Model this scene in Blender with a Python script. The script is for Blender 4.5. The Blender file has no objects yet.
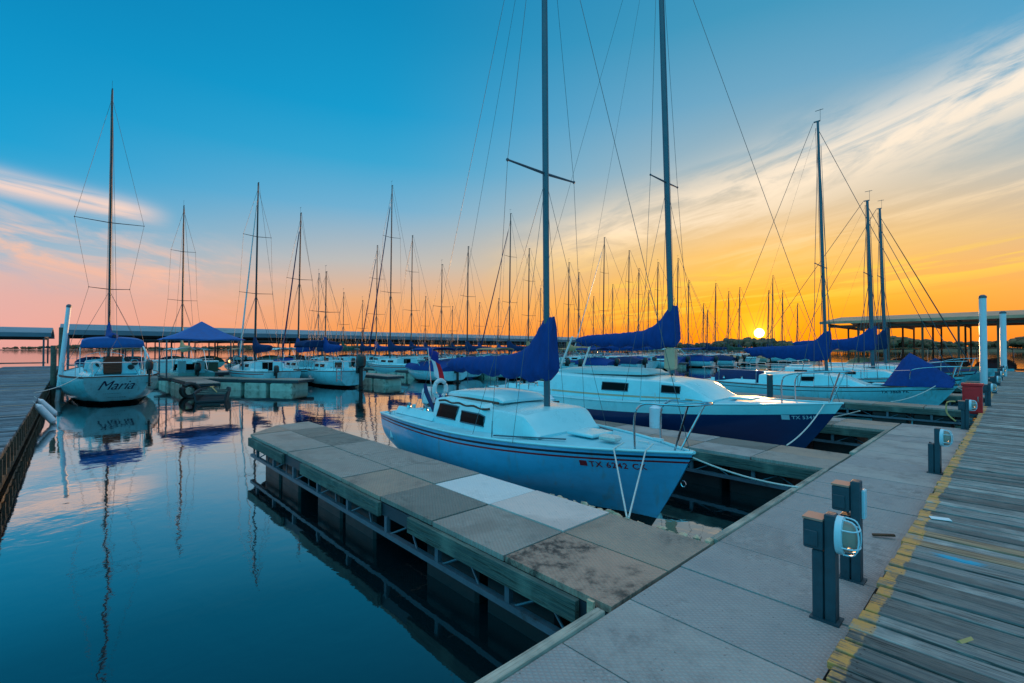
import bpy, bmesh, math, random
from math import sin, cos, pi, radians, sqrt, exp
from mathutils import Vector, Matrix
random.seed(7)
S = bpy.context.scene
C = S.collection
R = radians

# ------------------------------------------------------------------ camera
# World axes: +X runs along the boardwalk away from the camera, +Y runs out along the finger docks.
HEAD = R(46.95)
cam = bpy.data.cameras.new('camera'); camo = bpy.data.objects.new('camera', cam); C.objects.link(camo)
cam.sensor_width = 36; cam.lens = 36*472/1024; cam.clip_start = .05; cam.clip_end = 6000
camo.location = (0, 0, 2.2)
camo.rotation_euler = (R(90.9), 0, HEAD-pi/2)
S.camera = camo

# ------------------------------------------------------------------ colour
def lin(c):
    return tuple((x/255/12.92 if x/255 <= .04045 else ((x/255+.055)/1.055)**2.4) for x in c[:3])
S.view_settings.view_transform = 'Standard'; S.view_settings.look = 'None'
S.view_settings.exposure = .08; S.view_settings.gamma = 1; S.view_settings.use_curve_mapping = False

# ------------------------------------------------------------------ node helper
class NT:
    def __init__(s, tree): s.t = tree
    def n(s, typ, **kw):
        o = s.t.nodes.new(typ)
        for k, v in kw.items(): setattr(o, k, v)
        return o
    def put(s, sock, v):
        if v is None: return
        if isinstance(v, bpy.types.NodeSocket): s.t.links.new(v, sock)
        else: sock.default_value = v
    def m(s, op, a, b=None, c=None, clamp=False):
        o = s.n('ShaderNodeMath', operation=op, use_clamp=clamp)
        s.put(o.inputs[0], a); s.put(o.inputs[1], b); s.put(o.inputs[2], c)
        return o.outputs[0]
    def vm(s, op, a, b=None):
        o = s.n('ShaderNodeVectorMath', operation=op)
        s.put(o.inputs[0], a); s.put(o.inputs[1], b)
        return o.outputs['Value'] if op in ('DOT_PRODUCT', 'LENGTH') else o.outputs[0]
    def mix(s, f, a, b, blend='MIX'):
        o = s.n('ShaderNodeMix', data_type='RGBA', blend_type=blend)
        s.put(o.inputs[0], f)
        for i, v in ((6, a), (7, b)):
            if isinstance(v, tuple) and len(v) == 3: v = v+(1,)
            s.put(o.inputs[i], v)
        return o.outputs[2]
    def ramp(s, f, stops, interp='LINEAR'):
        o = s.n('ShaderNodeValToRGB'); cr = o.color_ramp; cr.interpolation = interp
        while len(cr.elements) < len(stops): cr.elements.new(.5)
        for e, (p, c) in zip(cr.elements, stops):
            e.position = p; e.color = (c if len(c) == 4 else tuple(c)+(1,))
        s.put(o.inputs[0], f); return o.outputs[0]
    def rng(s, v, a, b, c=0, d=1, smooth=True):
        o = s.n('ShaderNodeMapRange', interpolation_type='SMOOTHSTEP' if smooth else 'LINEAR')
        for i, x in enumerate((v, a, b, c, d)): s.put(o.inputs[i], x)
        return o.outputs[0]
    def noise(s, vec, scale, detail=4, rough=.55, dist=0, dim='3D'):
        o = s.n('ShaderNodeTexNoise', noise_dimensions=dim); s.put(o.inputs['Vector'], vec)
        s.put(o.inputs['Scale'], scale); s.put(o.inputs['Detail'], detail); s.put(o.inputs['Roughness'], rough)
        s.put(o.inputs['Distortion'], dist); return o.outputs[0]
    def scale(s, vec, sc):
        o = s.n('ShaderNodeMapping'); s.put(o.inputs[0], vec); o.inputs['Scale'].default_value = sc; return o.outputs[0]
    def xyz(s, a, b, c):
        o = s.n('ShaderNodeCombineXYZ'); s.put(o.inputs[0], a); s.put(o.inputs[1], b); s.put(o.inputs[2], c); return o.outputs[0]

# ------------------------------------------------------------------ sky
SUN_AZ, SUN_EL = HEAD-R(27.65), R(1.72)
SUN = Vector((cos(SUN_AZ)*cos(SUN_EL), sin(SUN_AZ)*cos(SUN_EL), sin(SUN_EL)))
world = bpy.data.worlds.new('World'); S.world = world; world.use_nodes = True
w = NT(world.node_tree); world.node_tree.nodes.clear()
d = w.vm('NORMALIZE', w.n('ShaderNodeTexCoord').outputs['Generated'])
sep = w.n('ShaderNodeSeparateXYZ'); w.put(sep.inputs[0], d)
el = w.m('MULTIPLY', w.m('ARCSINE', sep.outputs[2]), 180/pi)
fwd = (cos(HEAD), sin(HEAD), 0); rgt = (sin(HEAD), -cos(HEAD), 0)
az = w.m('MULTIPLY', w.m('ARCTAN2', w.vm('DOT_PRODUCT', d, rgt), w.vm('DOT_PRODUCT', d, fwd)), 180/pi)
sa = w.m('ARCTAN2', w.vm('DOT_PRODUCT', d, (sin(SUN_AZ), -cos(SUN_AZ), 0)), w.vm('DOT_PRODUCT', d, (cos(SUN_AZ), sin(SUN_AZ), 0)))
phi = w.m('MULTIPLY', w.m('ABSOLUTE', sa), 180/pi)
e = w.m('DIVIDE', el, 45.0, clamp=True)
def rp(stops): return w.ramp(e, [(a/45, lin(c)) for a, c in stops])
cS = rp([(0,(250,120,0)),(2,(252,142,0)),(5,(252,172,14)),(10,(242,190,98)),(15,(214,194,162)),(20,(152,177,188)),(26,(104,162,192)),(33,(60,147,184)),(45,(20,128,176))])
cM = rp([(0,(246,140,62)),(2.5,(243,155,84)),(5.7,(230,170,122)),(10,(186,182,178)),(16,(108,170,203)),(21,(50,160,204)),(26,(10,150,200)),(35,(0,134,184)),(45,(0,122,174))])
cF = rp([(0,(226,160,154)),(2,(230,168,160)),(4.5,(220,172,168)),(8,(158,182,200)),(12,(62,166,208)),(17,(10,155,205)),(22,(0,146,198)),(30,(0,130,182)),(45,(0,118,172))])
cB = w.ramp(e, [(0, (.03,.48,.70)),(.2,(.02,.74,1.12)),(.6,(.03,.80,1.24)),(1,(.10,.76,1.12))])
col = w.mix(w.rng(phi, 0, 46), cS, cM)
col = w.mix(w.rng(phi, 42, 80), col, cF)
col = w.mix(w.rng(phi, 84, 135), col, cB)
# high sky, above anything the photograph shows
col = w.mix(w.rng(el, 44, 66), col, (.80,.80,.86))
# warm glow of the low sun
sd = w.m('MULTIPLY', w.m('ARCCOSINE', w.vm('DOT_PRODUCT', d, tuple(SUN))), 180/pi)
glow = w.m('POWER', 2.718, w.m('MULTIPLY', sd, -.28))
glow2 = w.m('POWER', 2.718, w.m('MULTIPLY', sd, -.95))
col = w.mix(w.m('MULTIPLY', glow, .65), col, (1.15,.40,.004))
col = w.mix(w.m('MULTIPLY', glow2, .9), col, (2.4,1.1,.06))
# clouds, placed by compass direction and height
def streak(a0, e0, slope, width, amin, amax, scl, lo, hi, gain, soft=5):
    line = w.m('ADD', w.m('MULTIPLY', w.m('SUBTRACT', az, a0), slope), e0)
    dd = w.m('SUBTRACT', el, line)
    band = w.m('POWER', 2.718, w.m('MULTIPLY', w.m('MULTIPLY', dd, dd), -1/(width*width)))
    ext = w.m('MULTIPLY', w.rng(az, amin, amin+soft), w.rng(az, amax, amax-soft))
    vec = w.xyz(w.m('MULTIPLY', az, scl[0]), w.m('MULTIPLY', dd, scl[1]), a0*.37)
    nz = w.noise(vec, 1, 7, .62, .5)
    return w.m('MULTIPLY', w.m('MULTIPLY', w.m('MULTIPLY', band, ext), w.rng(nz, lo, hi)), gain)
cl = [streak(10, 12.4, .235, 3.3, -6, 90, (.09,.42), .34, .60, 1.0, 18),
      streak(40, 12.0, .14, 2.4, 14, 90, (.07,.6), .38, .66, .75, 14),
      streak(21, 5.2, .10, 1.4, 4, 70, (.07,1.3), .44, .62, .75, 14),
      streak(18, 7.4, .05, .8, 8, 30, (.1,1.3), .45, .6, .5),
      streak(-47, 13.4, -.075, .95, -100, -35, (.05,.7), .22, .52, 1.0),
      streak(-47, 8.6, -.13, 2.9, -100, -20, (.10,.40), .36, .60, 1.0, 14),
      streak(-47, 5.0, -.02, 1.2, -100, -22, (.07,.6), .40, .66, .6, 10)]
cr = w.m('MAXIMUM', w.m('MAXIMUM', cl[0], cl[1]), 0)
cy = w.m('MAXIMUM', cl[2], cl[3])
clft = w.m('MAXIMUM', w.m('MAXIMUM', cl[4], cl[5]), cl[6])
ccol = w.ramp(e, [(5/45, lin((255,190,60))),(10/45, lin((250,205,130))),(14/45, lin((250,226,192))),(22/45, lin((246,232,214)))])
col = w.mix(cr, col, ccol)
col = w.mix(cy, col, lin((255,212,70)))
lcol = w.ramp(e, [(4/45, lin((236,170,150))),(9/45, lin((240,190,165))),(14/45, lin((240,212,200)))])
col = w.mix(clft, col, lcol)
# below the horizon the air is only seen by light bouncing under the docks
col = w.mix(w.rng(el, 0, -3), col, (.05,.14,.2))
# the sun itself
disc = w.rng(sd, .52, .36)
col = w.mix(disc, col, (26,20,9))
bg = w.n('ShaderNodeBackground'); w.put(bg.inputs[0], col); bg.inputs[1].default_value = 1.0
sky = w.n('ShaderNodeTexSky', sky_type='NISHITA', sun_disc=False, sun_elevation=SUN_EL, sun_rotation=pi/2-SUN_AZ)
bg2 = w.n('ShaderNodeBackground'); w.put(bg2.inputs[0], sky.outputs[0]); bg2.inputs[1].default_value = .008
ad = w.n('ShaderNodeAddShader'); w.put(ad.inputs[0], bg.outputs[0]); w.put(ad.inputs[1], bg2.outputs[0])
wo = w.n('ShaderNodeOutputWorld'); w.put(wo.inputs[0], ad.outputs[0])

sl = bpy.data.lights.new('sun', 'SUN'); sl.energy = 4.6; sl.angle = R(.55); sl.color = (1,.5,.2)
so = bpy.data.objects.new('sun', sl); C.objects.link(so)
so.rotation_euler = (-SUN).to_track_quat('-Z', 'Y').to_euler(); so.location = (0, 0, 60)

# ------------------------------------------------------------------ materials
def newmat(name):
    m = bpy.data.materials.new(name); m.use_nodes = True
    t = NT(m.node_tree); b = m.node_tree.nodes['Principled BSDF']
    return m, t, b
def mat(name, c, rough=.5, metal=0, var=.12, vs=3., bump=.0, bs=30., dirt=None, dl=(.52,.7), ds=2., spec=None, stretch=(1,1,1), coat=0):
    m, t, b = newmat(name)
    c = lin(c) if max(c) > 1.01 else c
    tc = t.scale(t.n('ShaderNodeTexCoord').outputs['Object'], stretch)
    nz = t.noise(tc, vs, 6, .6)
    f = t.rng(nz, .3, .7, 1-var, 1+var, False)
    hv = t.n('ShaderNodeHueSaturation'); hv.inputs['Color'].default_value = (*c, 1); t.put(hv.inputs['Value'], f)
    out = hv.outputs[0]
    if dirt:
        out = t.mix(t.m('MULTIPLY', t.rng(t.noise(tc, ds, 8, .7), *dl), .8), out, lin(dirt))
    t.put(b.inputs['Base Color'], out)
    t.put(b.inputs['Roughness'], t.rng(nz, .3, .7, max(.02, rough-.08), min(1, rough+.08), False))
    b.inputs['Metallic'].default_value = metal
    if spec is not None: b.inputs['Specular IOR Level'].default_value = spec
    if coat: b.inputs['Coat Weight'].default_value = coat
    if bump:
        bp = t.n('ShaderNodeBump'); bp.inputs['Strength'].default_value = 1; bp.inputs['Distance'].default_value = bump
        t.put(bp.inputs['Height'], t.noise(tc, bs, 5, .6)); t.put(b.inputs['Normal'], bp.outputs[0])
    return m
def hullmat(name, top, bottom=(22,26,30), zb=.13, band=None, grime=True):
    """painted hull: antifouling below zb, topside above it (object space height)"""
    m, t, b = newmat(name)
    oc = t.n('ShaderNodeTexCoord').outputs['Object']
    sp = t.n('ShaderNodeSeparateXYZ'); t.put(sp.inputs[0], oc)
    nz = t.noise(t.scale(oc, (1.2,1.2,3)), 2.5, 6, .6)
    topc = t.mix(t.rng(nz, .35, .75), lin(top), tuple(x*.86 for x in lin(top)))
    if grime:
        st = t.noise(t.scale(oc, (9,9,.7)), 1, 5, .6)
        topc = t.mix(t.m('MULTIPLY', t.rng(st, .50, .75), .38), topc, lin((130,120,95)))
    f = t.m('GREATER_THAN', sp.outputs[2], zb)
    c = t.mix(f, lin(bottom), topc)
    scum = t.m('MULTIPLY', t.rng(sp.outputs[2], zb+.07, zb, 0, 1), t.rng(nz, .35, .65))
    c = t.mix(t.m('MULTIPLY', scum, t.m('MULTIPLY', f, .5)), c, lin((95,100,70)))
    t.put(b.inputs['Base Color'], c); b.inputs['Roughness'].default_value = .22
    b.inputs['Coat Weight'].default_value = .3
    bp = t.n('ShaderNodeBump'); bp.inputs['Distance'].default_value = .004; bp.inputs['Strength'].default_value = .5
    t.put(bp.inputs['Height'], t.noise(oc, 1.6, 3)); t.put(b.inputs['Normal'], bp.outputs[0])
    return m
def grate(name, c, c2, dirty=.3, lo=.45, hi=.7, fade=.5):
    """pressed decking with a small raised diamond pattern"""
    m, t, b = newmat(name)
    oc = t.n('ShaderNodeTexCoord').outputs['Object']
    sp = t.n('ShaderNodeSeparateXYZ'); t.put(sp.inputs[0], oc)
    k = 2*pi/.034
    p = t.m('SINE', t.m('MULTIPLY', t.m('ADD', sp.outputs[0], sp.outputs[1]), k))
    q = t.m('SINE', t.m('MULTIPLY', t.m('SUBTRACT', sp.outputs[0], t.m('MULTIPLY', sp.outputs[1], .62)), k))
    h = t.m('MAXIMUM', p, q)
    nz = t.noise(oc, 1.7, 8, .68); n2 = t.noise(oc, 14, 6, .7)
    base = t.mix(t.rng(nz, .32, .68), lin(c), lin(c2))
    base = t.mix(t.m('MULTIPLY', t.rng(h, .2, .95), .45*fade), base, tuple(x*.35 for x in lin(c)))
    sp2 = t.m('MULTIPLY', t.rng(nz, lo, hi), t.rng(n2, .38, .62))
    base = t.mix(t.m('MULTIPLY', sp2, dirty), base, lin((38,40,42)))
    base = t.mix(t.m('MULTIPLY', t.rng(n2, .6, .8), .25), base, lin((165,160,148)))
    n3 = t.noise(oc, .8, 5, .6, 1.2); base = t.mix(t.m('MULTIPLY', t.rng(n3, .52, .66), .35), base, tuple(x*.45 for x in lin(c)))
    n4 = t.noise(oc, 42, 3, .5); base = t.mix(t.m('MULTIPLY', t.rng(n4, .68, .73), .5), base, lin((40,36,32)))
    t.put(b.inputs['Base Color'], base); b.inputs['Roughness'].default_value = .85
    b.inputs['Specular IOR Level'].default_value = .25
    bp = t.n('ShaderNodeBump'); bp.inputs['Distance'].default_value = .003*fade+.0006
    t.put(bp.inputs['Height'], t.m('ADD', h, t.m('MULTIPLY', n2, 1.5))); t.put(b.inputs['Normal'], bp.outputs[0])
    return m
def wood(name, c, c2, along='x', rnd=False, yellow=False, rough=.75):
    m, t, b = newmat(name)
    oc = t.n('ShaderNodeTexCoord').outputs['Object']
    sp = t.n('ShaderNodeSeparateXYZ'); t.put(sp.inputs[0], oc)
    at = None; vec = oc
    if rnd:
        a = t.n('ShaderNodeAttribute', attribute_name='rnd'); at = a.outputs['Fac']
        vec = t.vm('ADD', oc, t.xyz(t.m('MULTIPLY', at, 37.), t.m('MULTIPLY', at, 91.), 0))
    st = (1.8, 60, 60) if along == 'x' else (60, 1.8, 60)
    g = t.noise(t.scale(vec, st), 1, 8, .65, .6)
    g2 = t.noise(t.scale(vec, tuple(.22*x for x in st)), 1, 6, .6, .8)
    blot = t.noise(vec, 2.2, 6, .6)
    base = t.mix(t.rng(g, .40, .60), lin(c), lin(c2))
    base = t.mix(t.m('MULTIPLY', t.rng(g, .53, .61), .85), base, tuple(x*.3 for x in lin(c)))
    base = t.mix(t.m('MULTIPLY', t.rng(g2, .5, .72), .55), base, tuple(x*.42 for x in lin(c)))
    base = t.mix(t.m('MULTIPLY', t.rng(blot, .48, .72), .5), base, tuple(min(1, x*1.75) for x in lin(c2)))
    if rnd:
        hv = t.n('ShaderNodeHueSaturation'); t.put(hv.inputs['Color'], base)
        t.put(hv.inputs['Value'], t.rng(at, 0, 1, .55, 1.5, False)); base = hv.outputs[0]
        # a few replaced boards are paler and browner
        base = t.mix(t.m('GREATER_THAN', at, .965), base, t.mix(t.rng(g, .4, .62), lin((176,150,122)), lin((120,98,80))))
    if yellow:
        n3 = t.noise(oc, 9, 6, .7)
        edge = t.m('ADD', sp.outputs[1], t.m('ADD', t.m('MULTIPLY', t.m('SUBTRACT', n3, .5), .07), t.m('MULTIPLY', t.m('SUBTRACT', at, .5), .035)))
        ye = t.rng(edge, .538, .550)
        wear = t.rng(t.m('ADD', t.m('MULTIPLY', n3, .5), t.m('MULTIPLY', g, .5)), .60, .46)
        base = t.mix(t.m('MULTIPLY', ye, t.m('MULTIPLY', wear, .93)), base, t.mix(n3, lin((240,168,84)), lin((196,142,86))))
        # spilled cyan paint on one board
        sx = t.m('ABSOLUTE', t.m('SUBTRACT', sp.outputs[0], 4.62)); sy = t.m('ABSOLUTE', t.m('SUBTRACT', sp.outputs[1], .30))
        sm = t.m('MULTIPLY', t.rng(t.m('ADD', sx, t.m('MULTIPLY', n3, .08)), .09, .06), t.rng(t.m('ADD', sy, t.m('MULTIPLY', g2, .18)), .25, .16))
        base = t.mix(t.m('MULTIPLY', sm, .85), base, lin((20,170,205)))
    t.put(b.inputs['Base Color'], base); b.inputs['Roughness'].default_value = rough
    b.inputs['Specular IOR Level'].default_value = .3
    bp = t.n('ShaderNodeBump'); bp.inputs['Distance'].default_value = .006
    t.put(bp.inputs['Height'], t.m('ADD', g, g2)); t.put(b.inputs['Normal'], bp.outputs[0])
    return m

M = {}
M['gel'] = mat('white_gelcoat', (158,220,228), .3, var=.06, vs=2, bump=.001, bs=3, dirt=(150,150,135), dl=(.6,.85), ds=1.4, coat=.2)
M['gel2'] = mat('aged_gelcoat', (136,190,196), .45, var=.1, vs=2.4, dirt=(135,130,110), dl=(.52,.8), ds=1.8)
M['nonskid'] = mat('nonskid_deck', (132,204,218), .6, var=.08, bump=.0015, bs=120, dirt=(140,140,130), dl=(.55,.8))
M['alu'] = mat('mast_aluminium', (74,92,104), .42, .35, var=.12, vs=4)
M['alu_dark'] = mat('dark_mast', (52,50,54), .45, .3, var=.15)
M['wire'] = mat('rigging_wire', (88,88,92), .5, .3, var=.05)
M['steel'] = mat('stainless_tube', (190,195,200), .18, 1, var=.05)
M['blue'] = mat('blue_canvas', (22,62,126), .85, var=.16, vs=5, bump=.035, bs=2.2, stretch=(2.4,2.4,.8), spec=.15)
M['blue2'] = mat('dark_blue_canvas', (24,50,90), .85, var=.18, vs=5, bump=.012, bs=6, spec=.15)
M['roof_blue'] = mat('bright_blue_canvas', (34,92,160), .8, var=.14, vs=5, bump=.008, bs=5)
M['green'] = mat('green_canvas', (40,75,62), .85, var=.15, bump=.01, bs=6)
M['tan'] = mat('tan_canvas', (176,140,104), .85, var=.1, bump=.008, bs=6)
M['maroon'] = mat('maroon_canvas', (92,30,34), .85, var=.1, bump=.008, bs=6)
M['glass'] = mat('smoked_window', (9,14,16), .2, var=.1, spec=.06)
M['teak'] = mat('teak_trim', (78,46,30), .6, var=.25, vs=12, bump=.002, bs=40)
M['redstripe'] = mat('red_stripe', (150,28,34), .4, var=.08)
M['darkstripe'] = mat('dark_stripe', (34,30,44), .4, var=.08)
M['tanstripe'] = mat('tan_stripe', (200,160,130), .4, var=.08)
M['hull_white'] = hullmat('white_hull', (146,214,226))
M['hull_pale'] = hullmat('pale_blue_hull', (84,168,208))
M['hull_white2'] = hullmat('offwhite_hull', (126,190,202), (30,50,90))
M['hull_cream'] = hullmat('cream_hull', (140,186,180), (70,30,26))
M['hull_blue'] = hullmat('navy_hull', (22,56,100), (16,18,24), .1, grime=False)
M['hull_bluebg'] = hullmat('mid_blue_hull', (40,80,150), (16,18,24), .1)
M['fender'] = mat('fender_vinyl', (205,222,232), .45, var=.07, dirt=(120,125,120), dl=(.55,.8))
M['rope'] = mat('mooring_rope', (196,200,196), .9, var=.12, vs=30, bump=.003, bs=120)
M['black'] = mat('black_plastic', (20,22,24), .5, var=.2)
M['motor'] = mat('outboard_cowl', (36,40,44), .35, var=.1)
M['motorw'] = mat('white_outboard_cowl', (205,212,215), .35, var=.08)
M['post'] = mat('green_painted_steel', (36,68,80), .55, .1, var=.22, vs=9, bump=.002, bs=25, dirt=(34,34,34), dl=(.55,.75), ds=6)
M['truss'] = mat('galvanised_truss', (86,104,118), .5, .35, var=.22, vs=6, dirt=(70,58,50), dl=(.55,.75), ds=5)
M['channel'] = mat('grey_channel', (50,64,74), .55, .25, var=.2, vs=5, dirt=(50,44,40), dl=(.55,.75), ds=3)
M['float'] = mat('black_float', (22,28,32), .5, var=.3, vs=3, bump=.004, bs=9, dirt=(76,84,70), dl=(.64,.8), ds=5)
M['floatw'] = mat('pale_foam_float', (165,185,172), .8, var=.15, bump=.01, bs=6, dirt=(80,95,80), dl=(.5,.72), ds=2)
M['side'] = wood('green_side_timber', (56,80,80), (92,108,100), 'y')
M['edge'] = wood('edge_timber', (128,132,126), (170,162,148), 'x')
M['plank'] = wood('boardwalk_planks', (102,108,110), (146,146,142), 'y', True, True)
M['plank2'] = wood('left_boardwalk_planks', (84,100,112), (120,132,140), 'x', True)
M['oldwood'] = wood('old_grey_timber', (74,76,70), (104,100,88), 'y')
M['fasc'] = wood('dock_fascia_timber', (84,84,72), (112,106,90), 'y')
M['g_grey'] = grate('deck_grey', (158,146,138), (176,166,158), .45)
M['g_warm'] = grate('deck_warm_grey', (178,154,138), (156,140,130), .6, .5, .75)
M['g_dark'] = grate('deck_dark_grey', (128,124,118), (146,140,132), .6)
M['g_dirty'] = grate('deck_stained', (192,156,138), (164,138,124), .85, .44, .60)
M['g_pale'] = grate('deck_pale', (214,216,216), (224,222,220), .15, fade=.2)
M['g_pink'] = grate('deck_pale_pink', (226,204,196), (212,196,190), .3, .58, .75, fade=.25)
M['g_walk'] = grate('walkway_grey', (156,152,152), (176,170,168), .45)
M['g_walk2'] = grate('walkway_light_grey', (178,172,168), (162,156,154), .4, fade=.4)
M['roof'] = mat('metal_roof', (120,140,152), .5, .3, var=.12, vs=.6, stretch=(1,1,1), dirt=(90,84,78), dl=(.5,.75), ds=.5)
M['fascia'] = mat('roof_fascia', (92,116,132), .6, .1, var=.14, vs=.6)
M['under'] = mat('roof_truss', (40,50,56), .7, .2, var=.2)
M['roof_r'] = mat('brown_grey_roof', (190,146,116), .6, .1, var=.16, vs=.5, dirt=(96,80,70), dl=(.5,.75), ds=.6)
M['rust'] = mat('brown_steel', (88,62,50), .65, .1, var=.2)
M['pole'] = mat('white_piling_sleeve', (196,208,216), .45, var=.08, vs=2, dirt=(130,130,120), dl=(.55,.8))
M['red'] = mat('red_cabinet_paint', (225,26,32), .4, var=.1, dirt=(90,30,26), dl=(.6,.8))
M['lampw'] = mat('lamp_housing', (175,215,228), .4, var=.08, dirt=(110,120,120), dl=(.6,.8), ds=8)
M['sun_cap'] = mat('sunlit_cap', (176,128,112), .8, var=.15, vs=12)  # orange of the low sun on the box lids, put into the colour
M['barrel'] = mat('blue_bin_plastic', (18,64,170), .45, var=.1)
M['brown'] = wood('brown_timber', (84,58,44), (110,78,58), 'y')
M['door'] = wood('varnished_door', (130,54,30), (104,40,24), 'y', rough=.35)
M['flag_b'] = mat('flag_blue', (20,40,130), .9, var=.05); M['flag_w'] = mat('flag_white', (225,220,225), .9, var=.05); M['flag_r'] = mat('flag_red', (215,24,40), .9, var=.05)
M['junk'] = mat('torn_foam', (206,176,148), .95, var=.2, vs=20, bump=.02, bs=14)
M['lettering_red'] = mat('red_lettering', (165,30,40), .5, var=.03)
M['lettering_white'] = mat('white_lettering', (205,215,225), .5, var=.03)
M['lettering_navy'] = mat('navy_lettering', (18,26,70), .5, var=.03)
M['paper'] = mat('white_scrap', (215,225,230), .8, var=.05)
M['chip'] = mat('wood_chip', (205,165,105), .8, var=.15)
M['lamp_on'] = None
def glassmat():
    m, t, b = newmat('lamp_globe_glass'); b.inputs['Base Color'].default_value = (.42,.36,.30,1)
    b.inputs['Roughness'].default_value = .18; b.inputs['Transmission Weight'].default_value = .35; b.inputs['IOR'].default_value = 1.3
    return m
M['globe'] = glassmat()
def lampmat():
    m, t, b = newmat('lit_lamp'); b.inputs['Emission Color'].default_value = (1,.55,.12,1); b.inputs['Emission Strength'].default_value = 4
    return m
M['lamp_on'] = lampmat()

# ------------------------------------------------------------------ mesh helper
class MB:
    def __init__(s): s.v = []; s.f = []; s.m = []; s.a = []
    def add(s, vs, fs, m=0, a=0.):
        o = len(s.v); s.v += [tuple(x) for x in vs]
        for i, f in enumerate(fs):
            s.f.append(tuple(o+j for j in f)); s.m.append(m[i] if isinstance(m, list) else m); s.a.append(a)
        return s
    def box(s, c, z, rot=None, m=0, a=0., ch=0.):
        x, y, h = z[0]/2, z[1]/2, z[2]/2
        if ch:
            vs = []
            for (k, ins) in ((-h, ch), (-h+ch, 0), (h-ch, 0), (h, ch)):
                xx, yy = x-ins, y-ins; q = ch if ins == 0 else ch
                vs += [(-xx+q*.6,-yy,k),(xx-q*.6,-yy,k),(xx,-yy+q*.6,k),(xx,yy-q*.6,k),(xx-q*.6,yy,k),(-xx+q*.6,yy,k),(-xx,yy-q*.6,k),(-xx,-yy+q*.6,k)]
            fs = [tuple(reversed(range(8))), tuple(range(24, 32))]
            for r in range(3):
                for i in range(8):
                    j = (i+1) % 8; fs.append((r*8+i, r*8+j, r*8+8+j, r*8+8+i))
        else:
            vs = [(-x,-y,-h),(x,-y,-h),(x,y,-h),(-x,y,-h),(-x,-y,h),(x,-y,h),(x,y,h),(-x,y,h)]
            fs = [(3,2,1,0),(4,5,6,7),(0,1,5,4),(1,2,6,5),(2,3,7,6),(3,0,4,7)]
        vs = [Vector(p) for p in vs]
        if rot is not None:
            if isinstance(rot, (int, float)): rot = Matrix.Rotation(rot, 3, 'Z')
            vs = [rot @ p for p in vs]
        return s.add([p+Vector(c) for p in vs], fs, m, a)
    def beam(s, p, q, w, h, m=0):
        p, q = Vector(p), Vector(q); d = q-p; L = d.length
        rot = d.to_track_quat('X', 'Z').to_matrix()
        return s.box((p+q)/2, (L, w, h), rot, m)
    def tube(s, pts, r, n=8, m=0, caps=True, closed=False, sx=1.):
        pts = [Vector(p) for p in pts]; k = len(pts)
        rs = r if isinstance(r, (list, tuple)) else [r]*k
        vs = []; up = Vector((0, 0, 1))
        for i, p in enumerate(pts):
            if closed: t = pts[(i+1) % k]-pts[i-1]
            else: t = pts[min(i+1, k-1)]-pts[max(i-1, 0)]
            t.normalize()
            ref = up if abs(t.z) < .9 else Vector((1, 0, 0))
            a = t.cross(ref).normalized(); b = a.cross(t).normalized()
            for j in range(n):
                th = 2*pi*j/n; vs.append(p+a*cos(th)*rs[i]*sx+b*sin(th)*rs[i])
        fs = []
        for i in range(k if closed else k-1):
            i2 = (i+1) % k
            for j in range(n):
                j2 = (j+1) % n; fs.append((i*n+j, i*n+j2, i2*n+j2, i2*n+j))
        if caps and not closed: fs += [tuple(reversed(range(n))), tuple((k-1)*n+j for j in range(n))]
        return s.add(vs, fs, m)
    def loft(s, rings, closed=True, cap0=True, cap1=True, m=0, mf=None):
        n = len(rings[0]); vs = [p for r in rings for p in r]; fs = []; ms = []
        for i in range(len(rings)-1):
            for j in range(n if closed else n-1):
                j2 = (j+1) % n; fs.append((i*n+j, i*n+j2, (i+1)*n+j2, (i+1)*n+j)); ms.append(mf(i, j) if mf else m)
        if cap0: fs.append(tuple(reversed(range(n)))); ms.append(m)
        if cap1: fs.append(tuple((len(rings)-1)*n+j for j in range(n))); ms.append(m)
        return s.add(vs, fs, ms)
    def prism(s, poly, z0, z1, m=0, a=0.):
        n = len(poly)
        vs = [(x, y, z0) for x, y in poly]+[(x, y, z1) for x, y in poly]
        fs = [tuple(reversed(range(n))), tuple(range(n, 2*n))]+[(i, (i+1) % n, n+(i+1) % n, n+i) for i in range(n)]
        return s.add(vs, fs, m, a)
    def sphere(s, c, r, n=12, k=8, m=0, jit=0.):
        rx, ry, rz = r if isinstance(r, tuple) else (r, r, r); vs = []
        for i in range(1, k):
            t = pi*i/k
            for j in range(n):
                q = 1+random.uniform(-jit, jit)
                vs.append((c[0]+rx*sin(t)*cos(2*pi*j/n)*q, c[1]+ry*sin(t)*sin(2*pi*j/n)*q, c[2]-rz*cos(t)*q))
        b = len(vs); vs += [(c[0], c[1], c[2]-rz), (c[0], c[1], c[2]+rz)]; fs = []
        for i in range(k-2):
            for j in range(n): j2 = (j+1) % n; fs.append((i*n+j, i*n+j2, (i+1)*n+j2, (i+1)*n+j))
        for j in range(n):
            j2 = (j+1) % n; fs += [(b, j2, j), (b+1, (k-2)*n+j, (k-2)*n+j2)]
        return s.add(vs, fs, m)
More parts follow.
